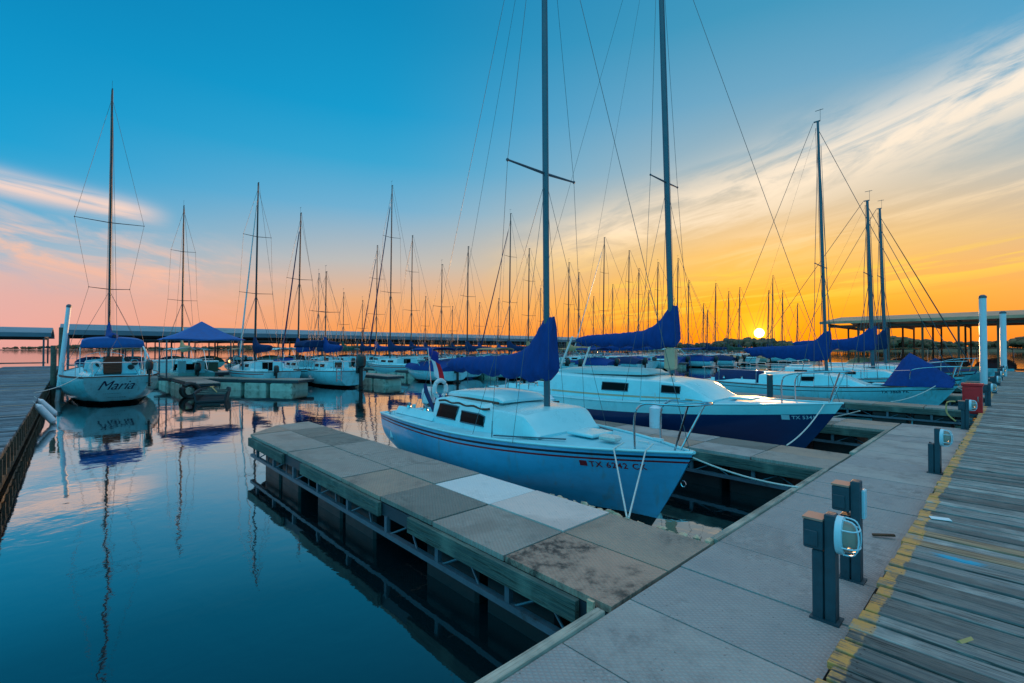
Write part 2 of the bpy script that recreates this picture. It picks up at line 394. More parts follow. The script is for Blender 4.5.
    def build(s, name, mats, parent=None, smooth=30, attr=False, rotz=0, loc=None):
        me = bpy.data.meshes.new(name); me.from_pydata(s.v, [], s.f); 
        if not isinstance(mats, (list, tuple)): mats = [mats]
        for m in mats: me.materials.append(M[m] if isinstance(m, str) else m)
        me.polygons.foreach_set('material_index', s.m)
        if attr:
            a = me.attributes.new('rnd', 'FLOAT', 'FACE'); a.data.foreach_set('value', s.a)
        me.update()
        bm = bmesh.new(); bm.from_mesh(me); bmesh.ops.recalc_face_normals(bm, faces=bm.faces); bm.to_mesh(me); bm.free()
        if smooth:
            me.shade_smooth(); me.set_sharp_from_angle(angle=R(smooth))
        o = bpy.data.objects.new(name, me); C.objects.link(o)
        if parent is not None: o.parent = parent
        if loc is not None: o.location = loc
        if rotz: o.rotation_euler.z = rotz
        return o
def tag(o, label=None, cat=None, group=None, kind=None):
    if label: o['label'] = label
    if cat: o['category'] = cat
    if group: o['group'] = group
    if kind: o['kind'] = kind
    return o
def thing(name, label, cat, loc=(0, 0, 0), rz=0, group=None, tilt=(0, 0)):
    o = bpy.data.objects.new(name, None); C.objects.link(o); o.location = loc; o.rotation_euler = (tilt[0], tilt[1], rz)
    o.empty_display_size = .3
    return tag(o, label, cat, group)
def copy_tree(o, parent=None):
    c = o.copy(); C.objects.link(c)
    if parent is not None: c.parent = parent
    for ch in [x for x in o.children]: copy_tree(ch, c)
    return c
def lerp(a, b, t): return a+(b-a)*t
def curve(stops, x):
    if x <= stops[0][0]: return stops[0][1:]
    for a, b in zip(stops, stops[1:]):
        if x <= b[0]:
            t = (x-a[0])/(b[0]-a[0]); t = t*t*(3-2*t)*.5+t*.5
            return tuple(lerp(p, q, t) for p, q in zip(a[1:], b[1:]))
    return stops[-1][1:]
def smoothpath(pts, n=6):
    P = [Vector(p) for p in pts]; out = []
    for i in range(len(P)-1):
        p0 = P[max(i-1, 0)]; p1 = P[i]; p2 = P[i+1]; p3 = P[min(i+2, len(P)-1)]
        for k in range(n):
            t = k/n
            out.append(.5*((2*p1)+(p2-p0)*t+(2*p0-5*p1+4*p2-p3)*t*t+(3*p1-p0-3*p2+p3)*t**3))
    out.append(P[-1]); return out
def sag(p, q, s, n=10):
    p, q = Vector(p), Vector(q); return [p.lerp(q, i/n)-Vector((0, 0, s*4*(i/n)*(1-i/n))) for i in range(n+1)]
def text_verts(txt, size, shear=0., res=3, spacing=1., offset=0.):
    cu = bpy.data.curves.new('t', 'FONT'); cu.body = txt; cu.size = size; cu.shear = shear; cu.resolution_u = res
    cu.space_character = spacing; cu.fill_mode = 'FRONT'; cu.offset = offset
    o = bpy.data.objects.new('t', cu); C.objects.link(o)
    dg = bpy.context.evaluated_depsgraph_get()
    me = bpy.data.meshes.new_from_object(o.evaluated_get(dg))
    vs = [tuple(v.co) for v in me.vertices]; fs = [tuple(p.vertices) for p in me.polygons]
    bpy.data.objects.remove(o); bpy.data.curves.remove(cu); bpy.data.meshes.remove(me)
    return vs, fs

DZ = .60   # deck height above the water
#@@SETTING
# ------------------------------------------------------------------ setting
def build_water():
    m, t, b = newmat('lake_water')
    oc = t.n('ShaderNodeTexCoord').outputs['Object']
    b.inputs['Base Color'].default_value = (.0012,.010,.014,1); b.inputs['Roughness'].default_value = .3
    b.inputs['Specular IOR Level'].default_value = 0
    geo = t.n('ShaderNodeNewGeometry')
    a = t.noise(t.scale(oc, (1.6, 1.1, 1)), .9, 3, .5, .3)
    c = t.noise(t.scale(oc, (1.0, 1.5, 1)), 3.6, 3, .55, .4)
    g = t.noise(oc, .22, 3, .5)
    amp = t.rng(g, .4, .62, .45, 1.25)
    h = t.m('MULTIPLY', t.m('ADD', t.m('MULTIPLY', a, .019), t.m('MULTIPLY', c, .0042)), amp)
    bp = t.n('ShaderNodeBump'); bp.inputs['Strength'].default_value = 1; bp.inputs['Distance'].default_value = .34
    t.put(bp.inputs['Height'], h)
    lw = t.n('ShaderNodeLayerWeight'); lw.inputs['Blend'].default_value = .5
    fac = t.ramp(lw.outputs['Facing'], [(p, (q, q, q)) for p, q in ((0,.06),(.30,.10),(.42,.17),(.58,.29),(.71,.60),(.80,.88),(.91,.98))])
    gl = t.n('ShaderNodeBsdfGlossy'); gl.inputs['Roughness'].default_value = .03; t.put(gl.inputs['Normal'], bp.outputs[0])
    mx_ = t.n('ShaderNodeMixShader'); t.put(mx_.inputs[0], fac); t.put(mx_.inputs[1], b.outputs[0]); t.put(mx_.inputs[2], gl.outputs[0])
    t.put(m.node_tree.nodes['Material Output'].inputs[0], mx_.outputs[0])
    mb = MB(); mb.add([(-2500,-2500,0),(3000,-2500,0),(3000,3000,0),(-2500,3000,0)], [(0,1,2,3)])
    tag(mb.build('water', m, smooth=0), kind='structure')
    bed = MB(); bed.add([(-2600,-2600,-3),(3100,-2600,-3),(3100,3100,-3),(-2600,3100,-3)], [(0,1,2,3)])
build_water()

def planks(name, mt, x0, x1, y0, y1, z, w, along_y=True, notch=None):
    mb = MB(); x = x0 if along_y else y0; end = x1 if along_y else y1
    while x < end:
        ww = w*random.uniform(.93, 1.04); g = random.uniform(.014, .028); r = random.random()
        if along_y and abs(x-4.86) < .075: r = .94
        if along_y and abs(x-5.0) < .07: r = .99
        e0 = random.uniform(-.012, .012); e1 = random.uniform(-.015, .015); dz = random.uniform(-.006, .006)
        if along_y and x < 14:
            for yy in (.54, -.30):
                for q in (.28, .72):
                    cx_, cy_ = x+ww*q+random.uniform(-.006, .006), yy+random.uniform(-.01, .01); zz = z+dz+.0012
                    mb.add([(cx_+.0045*cos(k*pi/3), cy_+.0045*sin(k*pi/3), zz) for k in range(6)], [tuple(range(6))], 1)
        if along_y: mb.box((x+ww/2, (y0+y1)/2+e0, z-.02+dz), (ww-g, y1-y0+e1, .04), random.uniform(-.0012, .0012), a=r, ch=.004)
        else: mb.box(((x0+x1)/2, x+ww/2, z-.02+dz), (x1-x0+e1, ww-g, .04), random.uniform(-.001, .001), a=r, ch=.004)
        x += ww
    return mb.build(name, [mt, 'black'], smooth=0, attr=True)
bw = tag(planks('boardwalk', 'plank', -4.6, 46.0, -2.0, .63, .70, .142), kind='structure')
lb = tag(planks('boardwalk', 'plank2', -4.1, -.72, .75, 58, .70, .142, False), kind='structure')
# what carries the boardwalks
mb = MB()
for y in (-1.9, -1.1, -.3, .52): mb.box((20.7, y, .57), (50.6, .07, .17))
for x in range(-4, 46, 3): mb.box((x+.3, -.7, .40), (.14, 2.5, .16))
tag(mb.build('boardwalk_joists', 'oldwood', smooth=0), kind='structure')
mb = MB()
for x in range(-3, 46, 3):
    for y in (-1.5, -.2): mb.box((x, y, .08), (1.6, .9, .46), ch=.04)
tag(mb.build('boardwalk_floats', 'float', smooth=0), kind='structure')
mb = MB(); mb.box((-.78, 29.4, .60), (.05, 57.2, .13)); mb.box((-.80, 29.4, .22), (.06, 57.2, .10)); mb.box((-.85, 29.4, .07), (.05, 57.2, .14))
mb.box((-4.0, 29.4, .56), (.05, 57.2, .2))
y = 1.0
while y < 57: mb.box((-.775, y, .39), (.10, .09, .34)); y += .62
tag(mb.build('boardwalk_side_frame', 'fasc', smooth=0), kind='structure')
mb = MB()
y = 1.5
while y < 57: mb.box((-1.45, y, .14), (1.0, 1.15, .5), ch=.05); y += 1.45
tag(mb.build('boardwalk_floats', 'float', smooth=0), kind='structure')

# ------------------------------------------------------------------ finger docks
def finger(label, x0, x1, y0, y1, rows=8, cols=2, pal=None, detail=True, chamfer=0, flt='float', group=None, name='finger_dock', sides=(1, 1), boards=None, dz=0):
    t = thing(name, label, 'dock', (x0, y0, 0), 0, group)
    W = x1-x0; Lg = y1-y0; z = DZ+dz; rl = Lg/rows; cw = W/cols
    for i in range(rows):
        for j in range(cols):
            g = .020; xa, xb = j*cw+g/2, (j+1)*cw-g/2; ya, yb = i*rl+g/2, (i+1)*rl-g/2
            mb = MB(); zz = z+random.uniform(-.004, .004)
            poly = [(xa, ya), (xb, ya), (xb, yb), (xa, yb)]
            if chamfer and i == rows-1:
                if j == 0: poly = [(xa, ya), (xb, ya), (xb, yb-chamfer*.15), (xa, ya+.05)]
                if j == cols-1: poly = [(xa, ya), (xb, ya), (xb, yb), (xa, yb-chamfer*.12)]
            mb.prism(poly, zz-.045, zz)
            k = pal.get((i, j)) if pal else None
            k = k or random.choice(['g_grey', 'g_warm', 'g_grey', 'g_walk2', 'g_dark'])
            mb.build('deck_panel', k, t, smooth=0)
    endl = Lg-(rl if chamfer else 0)
    mb = MB()
    for sx in (.03, W-.03):
        L2 = endl if sx < .1 else Lg-.03
        mb.box((sx, L2/2, z-.12), (.05, L2, .13))
    if chamfer:
        mb.beam((.03, endl, z-.12), (W*.5, Lg-chamfer*.15-.03, z-.12), .05, .13); mb.beam((W*.5, Lg-.13, z-.12), (W-.03, Lg-.03, z-.12), .05, .13)
    else: mb.box((W/2, Lg-.03, z-.12), (W-.12, .05, .13))
    n = max(3, int(Lg/1.5))
    for k in range(n+1): mb.box((W/2, .08+k*(endl-.16)/n, z-.11), (W-.12, .07, .09))
    mb.build('frame', 'channel', t, smooth=0)
    if detail:
        for s, on in zip((0, 1), sides):
            if not on: continue
            xx = -.028 if s == 0 else W+.028
            for (a, b) in (boards or [(.12, 2.9), (3.5, 6.1), (6.8, endl-.1)]):
                mb = MB(); mb.box((xx, (a+b)/2, z-.115), (.045, b-a, .15), ch=.004); mb.build('side_board', 'side', t, smooth=0)
            mb = MB(); x2 = .01 if s == 0 else W-.01
            mb.box((x2, (endl+.0)/2, z-.36), (.055, endl-.1, .05))
            k = .95
            while k < endl-.1:
                mb.box((x2, k, z-.26), (.045, .05, .17)); k += .95
            k = .35
            while k < endl-.8:
                mb.tube([(x2, k, z-.35), (x2+.12*(1 if s == 0 else -1), k+.35, z-.2)], .011, 6)
                mb.tube([(x2, k+.55, z-.35), (x2+.12*(1 if s == 0 else -1), k+.25, z-.2)], .011, 6); k += .95
            mb.build('truss', 'truss', t)
    fl = (.95, 3.75, 6.2) if detail else tuple(.6+k*1.6 for k in range(int((Lg-.4)/1.6)))
    for y in fl:
        if detail:
            for q in (0, .92):
                mb = MB(); mb.box((W/2, y+q, .14), (W*.84, .8, .56), ch=.05); mb.build('float', flt, t, smooth=0)
        else:
            mb = MB(); mb.box((W/2, y+.45, .17), (W*1.0, 1.35, .46), ch=.05); mb.build('float', flt, t, smooth=0)
    return t
P = {(0,0):'g_dirty',(0,1):'g_warm',(1,0):'g_grey',(1,1):'g_pink',(2,0):'g_dark',(2,1):'g_pale',(3,0):'g_warm',(3,1):'g_grey',(4,0):'g_grey',(4,1):'g_grey',(5,0):'g_grey',(5,1):'g_grey',(6,0):'g_grey',(6,1):'g_dark',(7,0):'g_grey',(7,1):'g_dark',(8,0):'g_warm',(8,1):'g_grey'}
finger('nearest finger dock with mismatched worn panels and exposed steel truss', 2.46, 3.87, 1.73, 10.75, 9, 2, P, chamfer=1.0, group='finger docks off the near walkway', boards=[(.25, 2.35), (2.95, 5.3), (6.1, 8.0)])
fl = ['finger dock between the white sloop and the navy sloop', 'finger dock just beyond the navy sloop beside the empty slip', 'narrow finger dock along the near side of the white sloop with the tented blue cover',
      'fifth finger dock out along the boardwalk', 'sixth finger dock out along the boardwalk', 'seventh finger dock out along the boardwalk', 'eighth finger dock out along the boardwalk']
FG = [(7.37, 8.67, 1.73, 10.6), (11.75, 13.05, 1.73, 10.4), (17.1, 18.0, .66, 9.6), (22.2, 23.2, .66, 9.6), (27.2, 28.2, .66, 9.6), (31.9, 32.9, .66, 9.6), (36.4, 37.4, .66, 9.6)]
for lab, (a, b, c, dd) in zip(fl, FG):
    finger(lab, a, b, c, dd, 9 if dd > 10 else 8, 2 if b-a > 1.1 else 1, None, group='finger docks off the near walkway', sides=(1, 0))

# walkway strip between the boardwalk and the slips
t = thing('walkway', None, None, (0, 0, 0)); t['kind'] = 'structure'
x = 1.31-.66*8; i = 0
while x < 13.0:
    x2 = min(x+.66, 13.08); mb = MB(); zz = DZ+random.uniform(-.004, .004)
    mb.box(((x+x2)/2, 1.185, zz-.022), (x2-x-.012, 1.045, .045)); i += 1
    mb.build('deck_panel', random.choice(['g_walk', 'g_walk', 'g_walk2', 'g_walk']) if x < 4.1 else random.choice(['g_walk2', 'g_walk2', 'g_walk', 'g_pink' if random.random() < .25 else 'g_walk2']), t, smooth=0); x = x2
mb = MB(); mb.box((4.4, .68, .46), (17.2, .05, .16)); mb.box((4.4, 1.68, .46), (17.2, .05, .16)); mb.box((13.06, 1.18, .46), (.05, .95, .16))
for k in range(12): mb.box((-3.5+k*1.5, 1.18, .46), (.06, .9, .12))
mb.build('walkway_frame', 'channel', t, smooth=0)
for k in range(9):
    mb = MB(); mb.box((-3+k*1.95, 1.2, .12), (1.2, .8, .52), ch=.05); mb.build('float', 'float', t, smooth=0)
for a, b in ((-4, 2.37), (3.93, 7.3), (8.73, 11.7)):
    mb = MB(); mb.box(((a+b)/2, 1.745, .585), (b-a, .062, .075), ch=.005); mb.build('edge_board', 'edge', t, smooth=0)

# ------------------------------------------------------------------ the opposite pier (parallel to the boardwalk, across the fairway)
def longpier(label, x0, x1, y0, y1, step=3.0):
    t = thing('floating_pier', label, 'dock', (x0, y0, 0)); W = y1-y0; x = 0
    mb = MB(); mb.box(((x1-x0)/2, W/2, DZ-.03), (x1-x0, W, .06)); mb.build('deck', 'g_walk2', t, smooth=0)
    mb = MB()
    for s in (0.03, W-.03): mb.box(((x1-x0)/2, s, DZ-.15), (x1-x0-.04, .05, .18))
    mb.build('frame', 'channel', t, smooth=0)
    mb = MB(); x = .5
    k = 0
    while x < x1-x0 and k < 28:
        mb = MB(); mb.box((x+1.1, W/2, .16), (2.2, W*.95, .44), ch=.05); mb.build('float', 'floatw', t, smooth=0); x += step; k += 1
    return t
longpier('long pale pier across the fairway, parallel to the boardwalk', -.6, 112, 38.2, 40.2, 4.0)
px_labels = ['low finger dock right of the sailboat moored stern-on at far left', 'finger dock with pale floats left of the outboard-powered white sloop', 'finger dock with pale floats left of the broad white cruiser across the fairway',
 'finger dock with pale floats right of the broad white cruiser across the fairway', 'sixth finger dock of the opposite pier', 'seventh finger dock of the opposite pier','eighth finger dock of the opposite pier','ninth finger dock of the opposite pier','tenth finger dock of the opposite pier','eleventh finger dock of the opposite pier','twelfth finger dock of the opposite pier']
for k, lab in enumerate(px_labels):
    xx = 4.1+4.72*k
    if k == 1:
        q = finger(lab, 0, 1.3, 0, 9.4, 5, 1, None, detail=False, flt='floatw', group='finger docks of the opposite pier'); q.location = (8.6, 25.4, 0); q.rotation_euler.z = R(33.4); continue
    finger(lab, xx-.0, xx+1.15, 26.0 if k != 2 else 25.2, 38.15, 6, 1, None, detail=False, flt='floatw', group='finger docks of the opposite pier')
for k in range(8):
    xx = 6.3+4.9*k
    finger('finger dock behind the opposite pier, number %s from the left' % ['one','two','three','four','five','six','seven','eight'][k], xx, xx+1.0, 40.25, 48.0, 4, 1, None, detail=False, flt='floatw', group='finger docks behind the opposite pier')
#@@BOATS
# ------------------------------------------------------------------ sailboats
class Hull:
    def __init__(h, L, B, zs, zm, zb, tw=.72, rb=.5, tr=.0, mx=.42, keel=-.4, rake_top=0., pw=2.1):
        h.L, h.B, h.zs, h.zm, h.zb, h.tw, h.rb, h.tr, h.mx, h.keel, h.pw = L, B, zs, zm, zb, tw, rb, tr, mx, keel, pw
    def hb(h, t):
        if t < h.mx: f = h.tw+(1-h.tw)*sin(pi/2*t/h.mx)
        else: f = 1-((t-h.mx)/(1-h.mx))**h.pw
        return max(.018, h.B/2*f)
    def sheer(h, t):
        a = h.zs-h.zm; b = h.zb-h.zm
        return h.zm+(a*(1-t/.4)**2 if t < .4 else b*((t-.4)/.6)**1.8)
    def zk(h, t):
        if t < .12: return lerp(-.02 if h.tr >= 0 else .05, h.keel*.6, t/.12)
        if t < .5: return lerp(h.keel*.6, h.keel, (t-.12)/.38)
        return lerp(h.keel, -.12, ((t-.5)/.5)**1.6)
    def pt(h, t, s, side):
        z0, z1 = h.zk(t), h.sheer(t); z = lerp(z0, z1, s)
        n = 2.9 if t < .55 else lerp(2.9, 1.25, (t-.55)/.45)
        g = (1-(1-s)**n)**(.72 if t < .6 else lerp(.72, 1.15, (t-.6)/.4))
        xa = h.tr*(1-s) if h.tr >= 0 else h.tr*s-h.tr
        xb = h.L-h.rb*(1-s)**1.1*(h.zb-(-.12))/(h.zb+.12)
        if h.tr < 0: xa = -h.tr*s*0+(-h.tr)*(s)   # reversed: top of the transom is forward of its foot
        return Vector((lerp(xa, xb, t), side*h.hb(t)*g, z))
    def s_at(h, t, z): return (z-h.zk(t))/(h.sheer(t)-h.zk(t))

def build_sail_cover(mb, mx, mz, blen, tall=1.0, dz=.0, rise=.0, seed=0, droop=.34, fat=1.):
    rr = random.Random(seed)
    prof = [(-.05,1.0,.02),(-.015,1.0,.32),(.02,.97,.36),(.06,.80,.36),(.11,.58,.35),(.17,.40,.34),(.26,.29,.32),(.40,.24,.30),(.55,.22,.28),(.7,.20,.26),(.85,.18,.22),(.97,.13,.14),(1.0,.08,.05)]
    rings = []
    prof2 = []
    for k in range(56):
        s = -.05+1.05*k/55; prof2.append((s,)+curve(prof, s))
    for k, (s, top, bot) in enumerate(prof2):
        x = mx-blen*s; zc = mz+rise*s; top *= tall*1.0; bot = bot*droop/.34
        if s > .97: wd = .07
        else: wd = .15 if s > .12 else lerp(.12, .15, max(0, s)/.12)
        wd *= fat
        ring = []
        for j in range(14):
            th = 2*pi*j/14; c, q = cos(th), sin(th)
            zz = zc+(q*top if q > 0 else q*bot)
            ww = wd*(abs(c)**.8)*(1 if c > 0 else -1)*(1-.45*max(0, q)*min(1, top/.5))
            jj = 1+rr.uniform(-.10, .10)+.10*sin(s*62+1.7*sin(s*9))
            scal = .035*sin(s*34)*(1 if q < -.5 else 0)
            ring.append(Vector((x+rr.uniform(-.012, .012), ww*jj, zz+scal+rr.uniform(-.012, .012))))
        rings.append(ring)
    mb.loft(rings)

def outboard(t, x, y, z, m='motor', s=1.):
    o = MB()
    rings = []
    for k, (zz, a, b) in enumerate([(0, .10, .09), (.05, .17, .13), (.2, .19, .14), (.33, .17, .125), (.40, .10, .08)]):
        rings.append([Vector((x-.10*s+cos(2*pi*j/12)*a*s, y+sin(2*pi*j/12)*b*s, z+zz*s)) for j in range(12)])
    o.loft(rings); om = o.build('outboard_motor', m, t)
    l = MB(); l.box((x-.1*s, y, z-.3*s), (.12*s, .07*s, .62*s), ch=.01); l.box((x-.1*s, y, z-.52*s), (.26*s, .2*s, .02)); l.sphere((x-.12*s, y, z-.62*s), (.2*s, .05*s, .05*s), 10, 6); l.box((x+.03, y, z-.06*s), (.12*s, .16*s, .22*s))
    l.build('drive_leg', 'black', om)
    return om

def pulpit(t, H, z, x0, top=.55, name='pulpit', wide=1., ext=.08):
    L = H.L; mb = MB(); pts = []
    tt = x0/L
    def dk(x, side, ins=.08): q = x/L; return Vector((x, side*max(.02, H.hb(q)-ins), H.sheer(q)+.01))
    a, b = dk(x0, -1), dk(x0, 1)
    am, bm_ = dk(lerp(x0, L, .45), -1), dk(lerp(x0, L, .45), 1)
    up = Vector((0, 0, top))
    w = H.hb(min(1, (L-.45)/L))*wide
    path = [a, a+up*.72, a+up+Vector((.12, .0, 0)), Vector((lerp(x0, L, .6), -max(.22, am.y*-1*.9), H.zb+top)), Vector((L-.12+ext, -.20, H.zb+top+.02)), Vector((L+ext, 0, H.zb+top+.03)), Vector((L-.12+ext, .20, H.zb+top+.02)), Vector((lerp(x0, L, .6), max(.22, bm_.y*.9), H.zb+top)), b+up+Vector((.12, 0, 0)), b+up*.72, b]
    mb.tube(smoothpath(path, 5), .0135, 8)
    for s in (-1, 1):
        q = am if s < 0 else bm_
        mb.tube([Vector((L-.20, s*.07, H.sheer((L-.2)/L)+.01)), Vector((L-.12+ext*.8, s*.20, H.zb+top+.01))], .0125, 8)
    return mb.build(name, 'steel', t)

def sailboat(name, label, loc, rz, L=7, B=2.5, z=(.85, .8, 1.0), hull='hull_white', hullp=None, stripes=None, cab=None, mast=(3.9, 8.5), mz=None, rake=1.0,
             cover='blue', boom=2.6, boomz=None, tall=.9, wins=None, spreaders=None, furl=None, detail=1, group=None, deckm='gel', cockpit=None,
             pushpit=True, bimini=None, ob=None, mastm='alu', covp=None, heel=0, wr=.005, pulp=True, pulpx=.86, px2=.08, lifel=True, covrise=.0, droop=.34, rail='teak', stays=True, cat='sailboat', spw=.8, backtwo=False, fr=1.):
    t = thing(name, label, cat, loc, rz, group)
    if heel: t.rotation_euler.x = heel
    H = Hull(L, B, z[0], z[1], z[2], **(hullp or {}))
    nt = 26 if detail else 14
    rows = [0, .08, .2, .32, .44, .56, .68, .78, .86, .885, .905, .93, .955, 1.0] if detail else [0, .15, .35, .6, .86, .91, 1.0]
    rings = []
    for i in range(nt+1):
        tt = i/nt; tt = tt if tt < .7 else .7+(tt-.7)  # even
        left = [H.pt(tt, s, -1) for s in reversed(rows)]; right = [H.pt(tt, s, 1) for s in rows[1:]]
        rings.append(left+right)
    mats = [hull]; srow = {}
    for k, (a, b, mm) in enumerate(stripes or []):
        mats.append(mm)
        for r in range(len(rows)-1):
            if rows[r] >= a-1e-6 and rows[r+1] <= b+1e-6: srow[r] = k+1
    nr = len(rows)
    def mf(i, j):
        r = (nr-2-j) if j < nr-1 else j-(nr-1)
        return srow.get(r, 0)
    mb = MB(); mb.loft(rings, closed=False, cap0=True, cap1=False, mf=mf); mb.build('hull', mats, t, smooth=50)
    # deck
    cp = cockpit or (.06*L, .30*L, .52)
    xs = sorted(set([i*L/22 for i in range(23)]+[cp[0], cp[0]+.05, cp[1]-.05, cp[1]]))
    mb = MB(); rings = []; ys = [-1, -.75, -cp[2], -cp[2]+.05, -.2, 0, .2, cp[2]-.05, cp[2], .75, 1]
    for x in xs:
        q = x/L; hb = H.hb(q)-.004; ring = []
        xa = H.pt(0, 1, 1).x; xx = lerp(xa, H.L, q)
        for yy in ys:
            zz = H.sheer(q)-.012+.05*(1-yy*yy)*min(1, hb)
            if cp[0]+.04 <= x <= cp[1]-.04 and abs(yy) <= cp[2]-.04: zz -= .38
            ring.append(Vector((xx, yy*hb, zz)))
        rings.append(ring)
    mb.loft(rings, closed=False, cap0=False, cap1=False); mb.build('deck', 'nonskid' if detail else deckm, t, smooth=28)
    mb = MB(); 
    for s in (-1, 1): mb.tube([H.pt(i/24, 1, s)+Vector((0, 0, .004)) for i in range(25)], .020 if detail else .024, 6)
    mb.tube([H.pt(0, 1, -1)+Vector((0, 0, .004)), H.pt(0, 1, 1)+Vector((0, 0, .004))], .02, 6)
    mb.build('rub_rail', rail, t)
    # cockpit coaming
    for s in (-1, 1):
        mb = MB(); mb.loft([[Vector((xx, s*(H.hb(xx/L)*cp[2]+o), H.sheer(xx/L)+zz)) for (o, zz) in ((.03, 0), (.05, .14), (.12, .15), (.20, .02))] for xx in [lerp(cp[0], cp[1], k/6) for k in range(7)]], closed=True); mb.build('coaming', 'gel', t, smooth=35)
    # cabin trunk
    cab = cab or [(cp[1], .30*B, .38), (.55*L, .30*B, .36), (.66*L, .24*B, .26), (.76*L, .17*B, .03)]
    sec = [(1, -.02), (.985, .3), (.95, .66), (.92, .90), (.87, .97), (.5, 1.05), (0, 1.10), (-.5, 1.05), (-.87, .97), (-.92, .90), (-.95, .66), (-.985, .3), (-1, -.02)]
    x0, x1 = cab[0][0], cab[-1][0]
    def cabp(x, w=1., hh=None):
        ww, h = curve(cab, x); zd = H.sheer(x/L)+.02
        return ww, h, zd
    rings = []; nx = 44 if detail else 9
    for i in range(nx+1):
        x = lerp(x0, x1, i/nx); ww, h, zd = cabp(x)
        rings.append([Vector((x, a*ww, zd+b*h)) for a, b in sec])
    mb = MB(); mb.loft(rings, closed=False, cap0=True, cap1=True)
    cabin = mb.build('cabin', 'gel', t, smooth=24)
    def side(x, q, s):
        ww, h, zd = cabp(x)
        a, b = 1, 0
        for (a0, b0), (a1, b1) in zip(sec, sec[1:4]):
            if b0 <= q <= b1: k = (q-b0)/(b1-b0); a = lerp(a0, a1, k); b = q; break
        return Vector((x, s*(a*ww+.004), zd+b*h))
    for wv in (wins if wins is not None else [(lerp(x0, x1, .12), lerp(x0, x1, .30), .4, .75), (lerp(x0, x1, .38), lerp(x0, x1, .54), .4, .75)]):
        xa, xb, qa, qb = wv[:4]; sl = wv[4] if len(wv) > 4 else 0
        for s in (-1, 1):
            mb = MB(); grid = []
            for i in range(7):
                u = i/6; grid.append([side(lerp(xa, xb, u)+sl*(qq-qa), lerp(qa, lerp(qb, qb-.0, u), (qq-qa)/(qb-qa)), s) for qq in (qa, (qa+qb)/2, qb)])
            mb.loft(grid, closed=False, cap0=False, cap1=False); ins = mb
            # thickness
            wi = mb.build('window', 'glass', cabin, smooth=0)
            if detail:
                mf_ = MB(); e_ = .028; eq = e_/max(.2, cabp(xa)[1]); path = []
                for (u, qq) in [(i/6, 0) for i in range(7)]+[(1, .5)]+[(1-i/6, 1) for i in range(7)]+[(0, .5)]:
                    q_ = lerp(qa, qb, qq); path.append(side(lerp(xa, xb, u)+sl*(q_-qa), q_, s)+Vector((0, s*.004, 0)))
                mf_.tube(path, .011, 6, closed=True); mf_.build('frame', 'alu', wi)
            md = wi.modifiers.new('s', 'SOLIDIFY'); md.thickness = .012; md.offset = 0
    # rig
    mx, mh = mast; zmast = mz if mz else cabp(mx)[2]+cabp(mx)[1]*1.06 if x0 < mx < x1 else H.sheer(mx/L)+.03
    ra = math.tan(R(rake)); mr = .055 if L < 8 else .07
    top = Vector((mx-ra*mh, 0, zmast+mh))
    def mp(zz): k = (zz-zmast)/mh; return Vector((mx-ra*mh*k, 0, zz))
    mb = MB(); mb.tube([mp(zmast-.03), mp(zmast+mh*.6), mp(zmast+mh)], [mr, mr, mr*.72], 12, sx=.75)
    mb.box(mp(zmast+mh)+Vector((-.03, 0, .02)), (.20, .05, .04)); 
    mo = mb.build('mast', mastm, t)
    if detail or random.random() < .6:
        mb = MB(); tp = mp(zmast+mh); mb.tube([tp+Vector((.08, 0, 0)), tp+Vector((.08, 0, .45))], .006, 5); mb.box(tp+Vector((.05, 0, .42)), (.26, .008, .02)); mb.build('wind_vane', 'wire', mo)
    bz = (boomz if boomz else zmast+.75)
    if boom:
        mb = MB(); mb.tube([mp(bz)-Vector((.05, 0, 0)), Vector((mx-boom, 0, bz+covrise))], .038 if L < 8 else .05, 8); mb.build('boom', mastm, t)
        if cover:
            mb = MB(); build_sail_cover(mb, mp(bz).x+.02, bz, boom*.98, tall, rise=covrise, seed=int(L*100), droop=droop); mb.build('sail_cover', cover, t, smooth=60)
            if detail:
                mb = MB()
                for q in (.25, .5, .75): mb.tube([(mx-boom*q, -.02, bz-.1), (mx-boom*q, -.02, bz-.34)], .007, 5)
                mb.tube([(mx-boom*.96, 0, bz+covrise), mp(zmast+mh*.99)], .003, 5); mb.build('topping_lift', 'wire', t)
    sp = spreaders if spreaders is not None else [(.55, spw)]
    tips = []
    for f, hwd in sp:
        mb = MB(); zc = zmast+mh*f; c = mp(zc)
        for s in (-1, 1):
            mb.tube([c, c+Vector((-.06, s*hwd, .05))], [.022, .014], 6)
            mb.sphere(c+Vector((-.06, s*hwd, .05)), .026, 6, 5)
        mb.build('spreader', mastm, mo); tips.append((zc, hwd, c))
    if stays:
        chain = {}
        for s in (-1, 1):
            base = Vector((mx-.1, s*(H.hb(mx/L)-.04), H.sheer(mx/L)))
            mb = MB(); pts = [base]+[c+Vector((-.06, s*hwd, .05)) for zc, hwd, c in tips]+[mp(zmast+mh*.97)]
            mb.tube(pts, wr, 4); mb.build('shroud', 'wire', t)
            if tips:
                for dx in (-.55, .35):
                    mb = MB(); mb.tube([Vector((mx+dx, s*(H.hb(mx/L)-.04), H.sheer(mx/L))), tips[0][2]-Vector((0, 0, .08))], wr, 4); mb.build('lower_shroud', 'wire', t)
            if detail:
                mb = MB(); mb.tube([base, base.lerp(pts[1], .06)], .011, 6); mb.build('turnbuckle', 'steel', t)
        bow = Vector((L-.05, 0, H.zb+.02)); ft = mp(zmast+mh*(.97 if not furl else .95))
        mb = MB(); mb.tube([bow, ft], wr, 4); mb.build('forestay', 'wire', t)
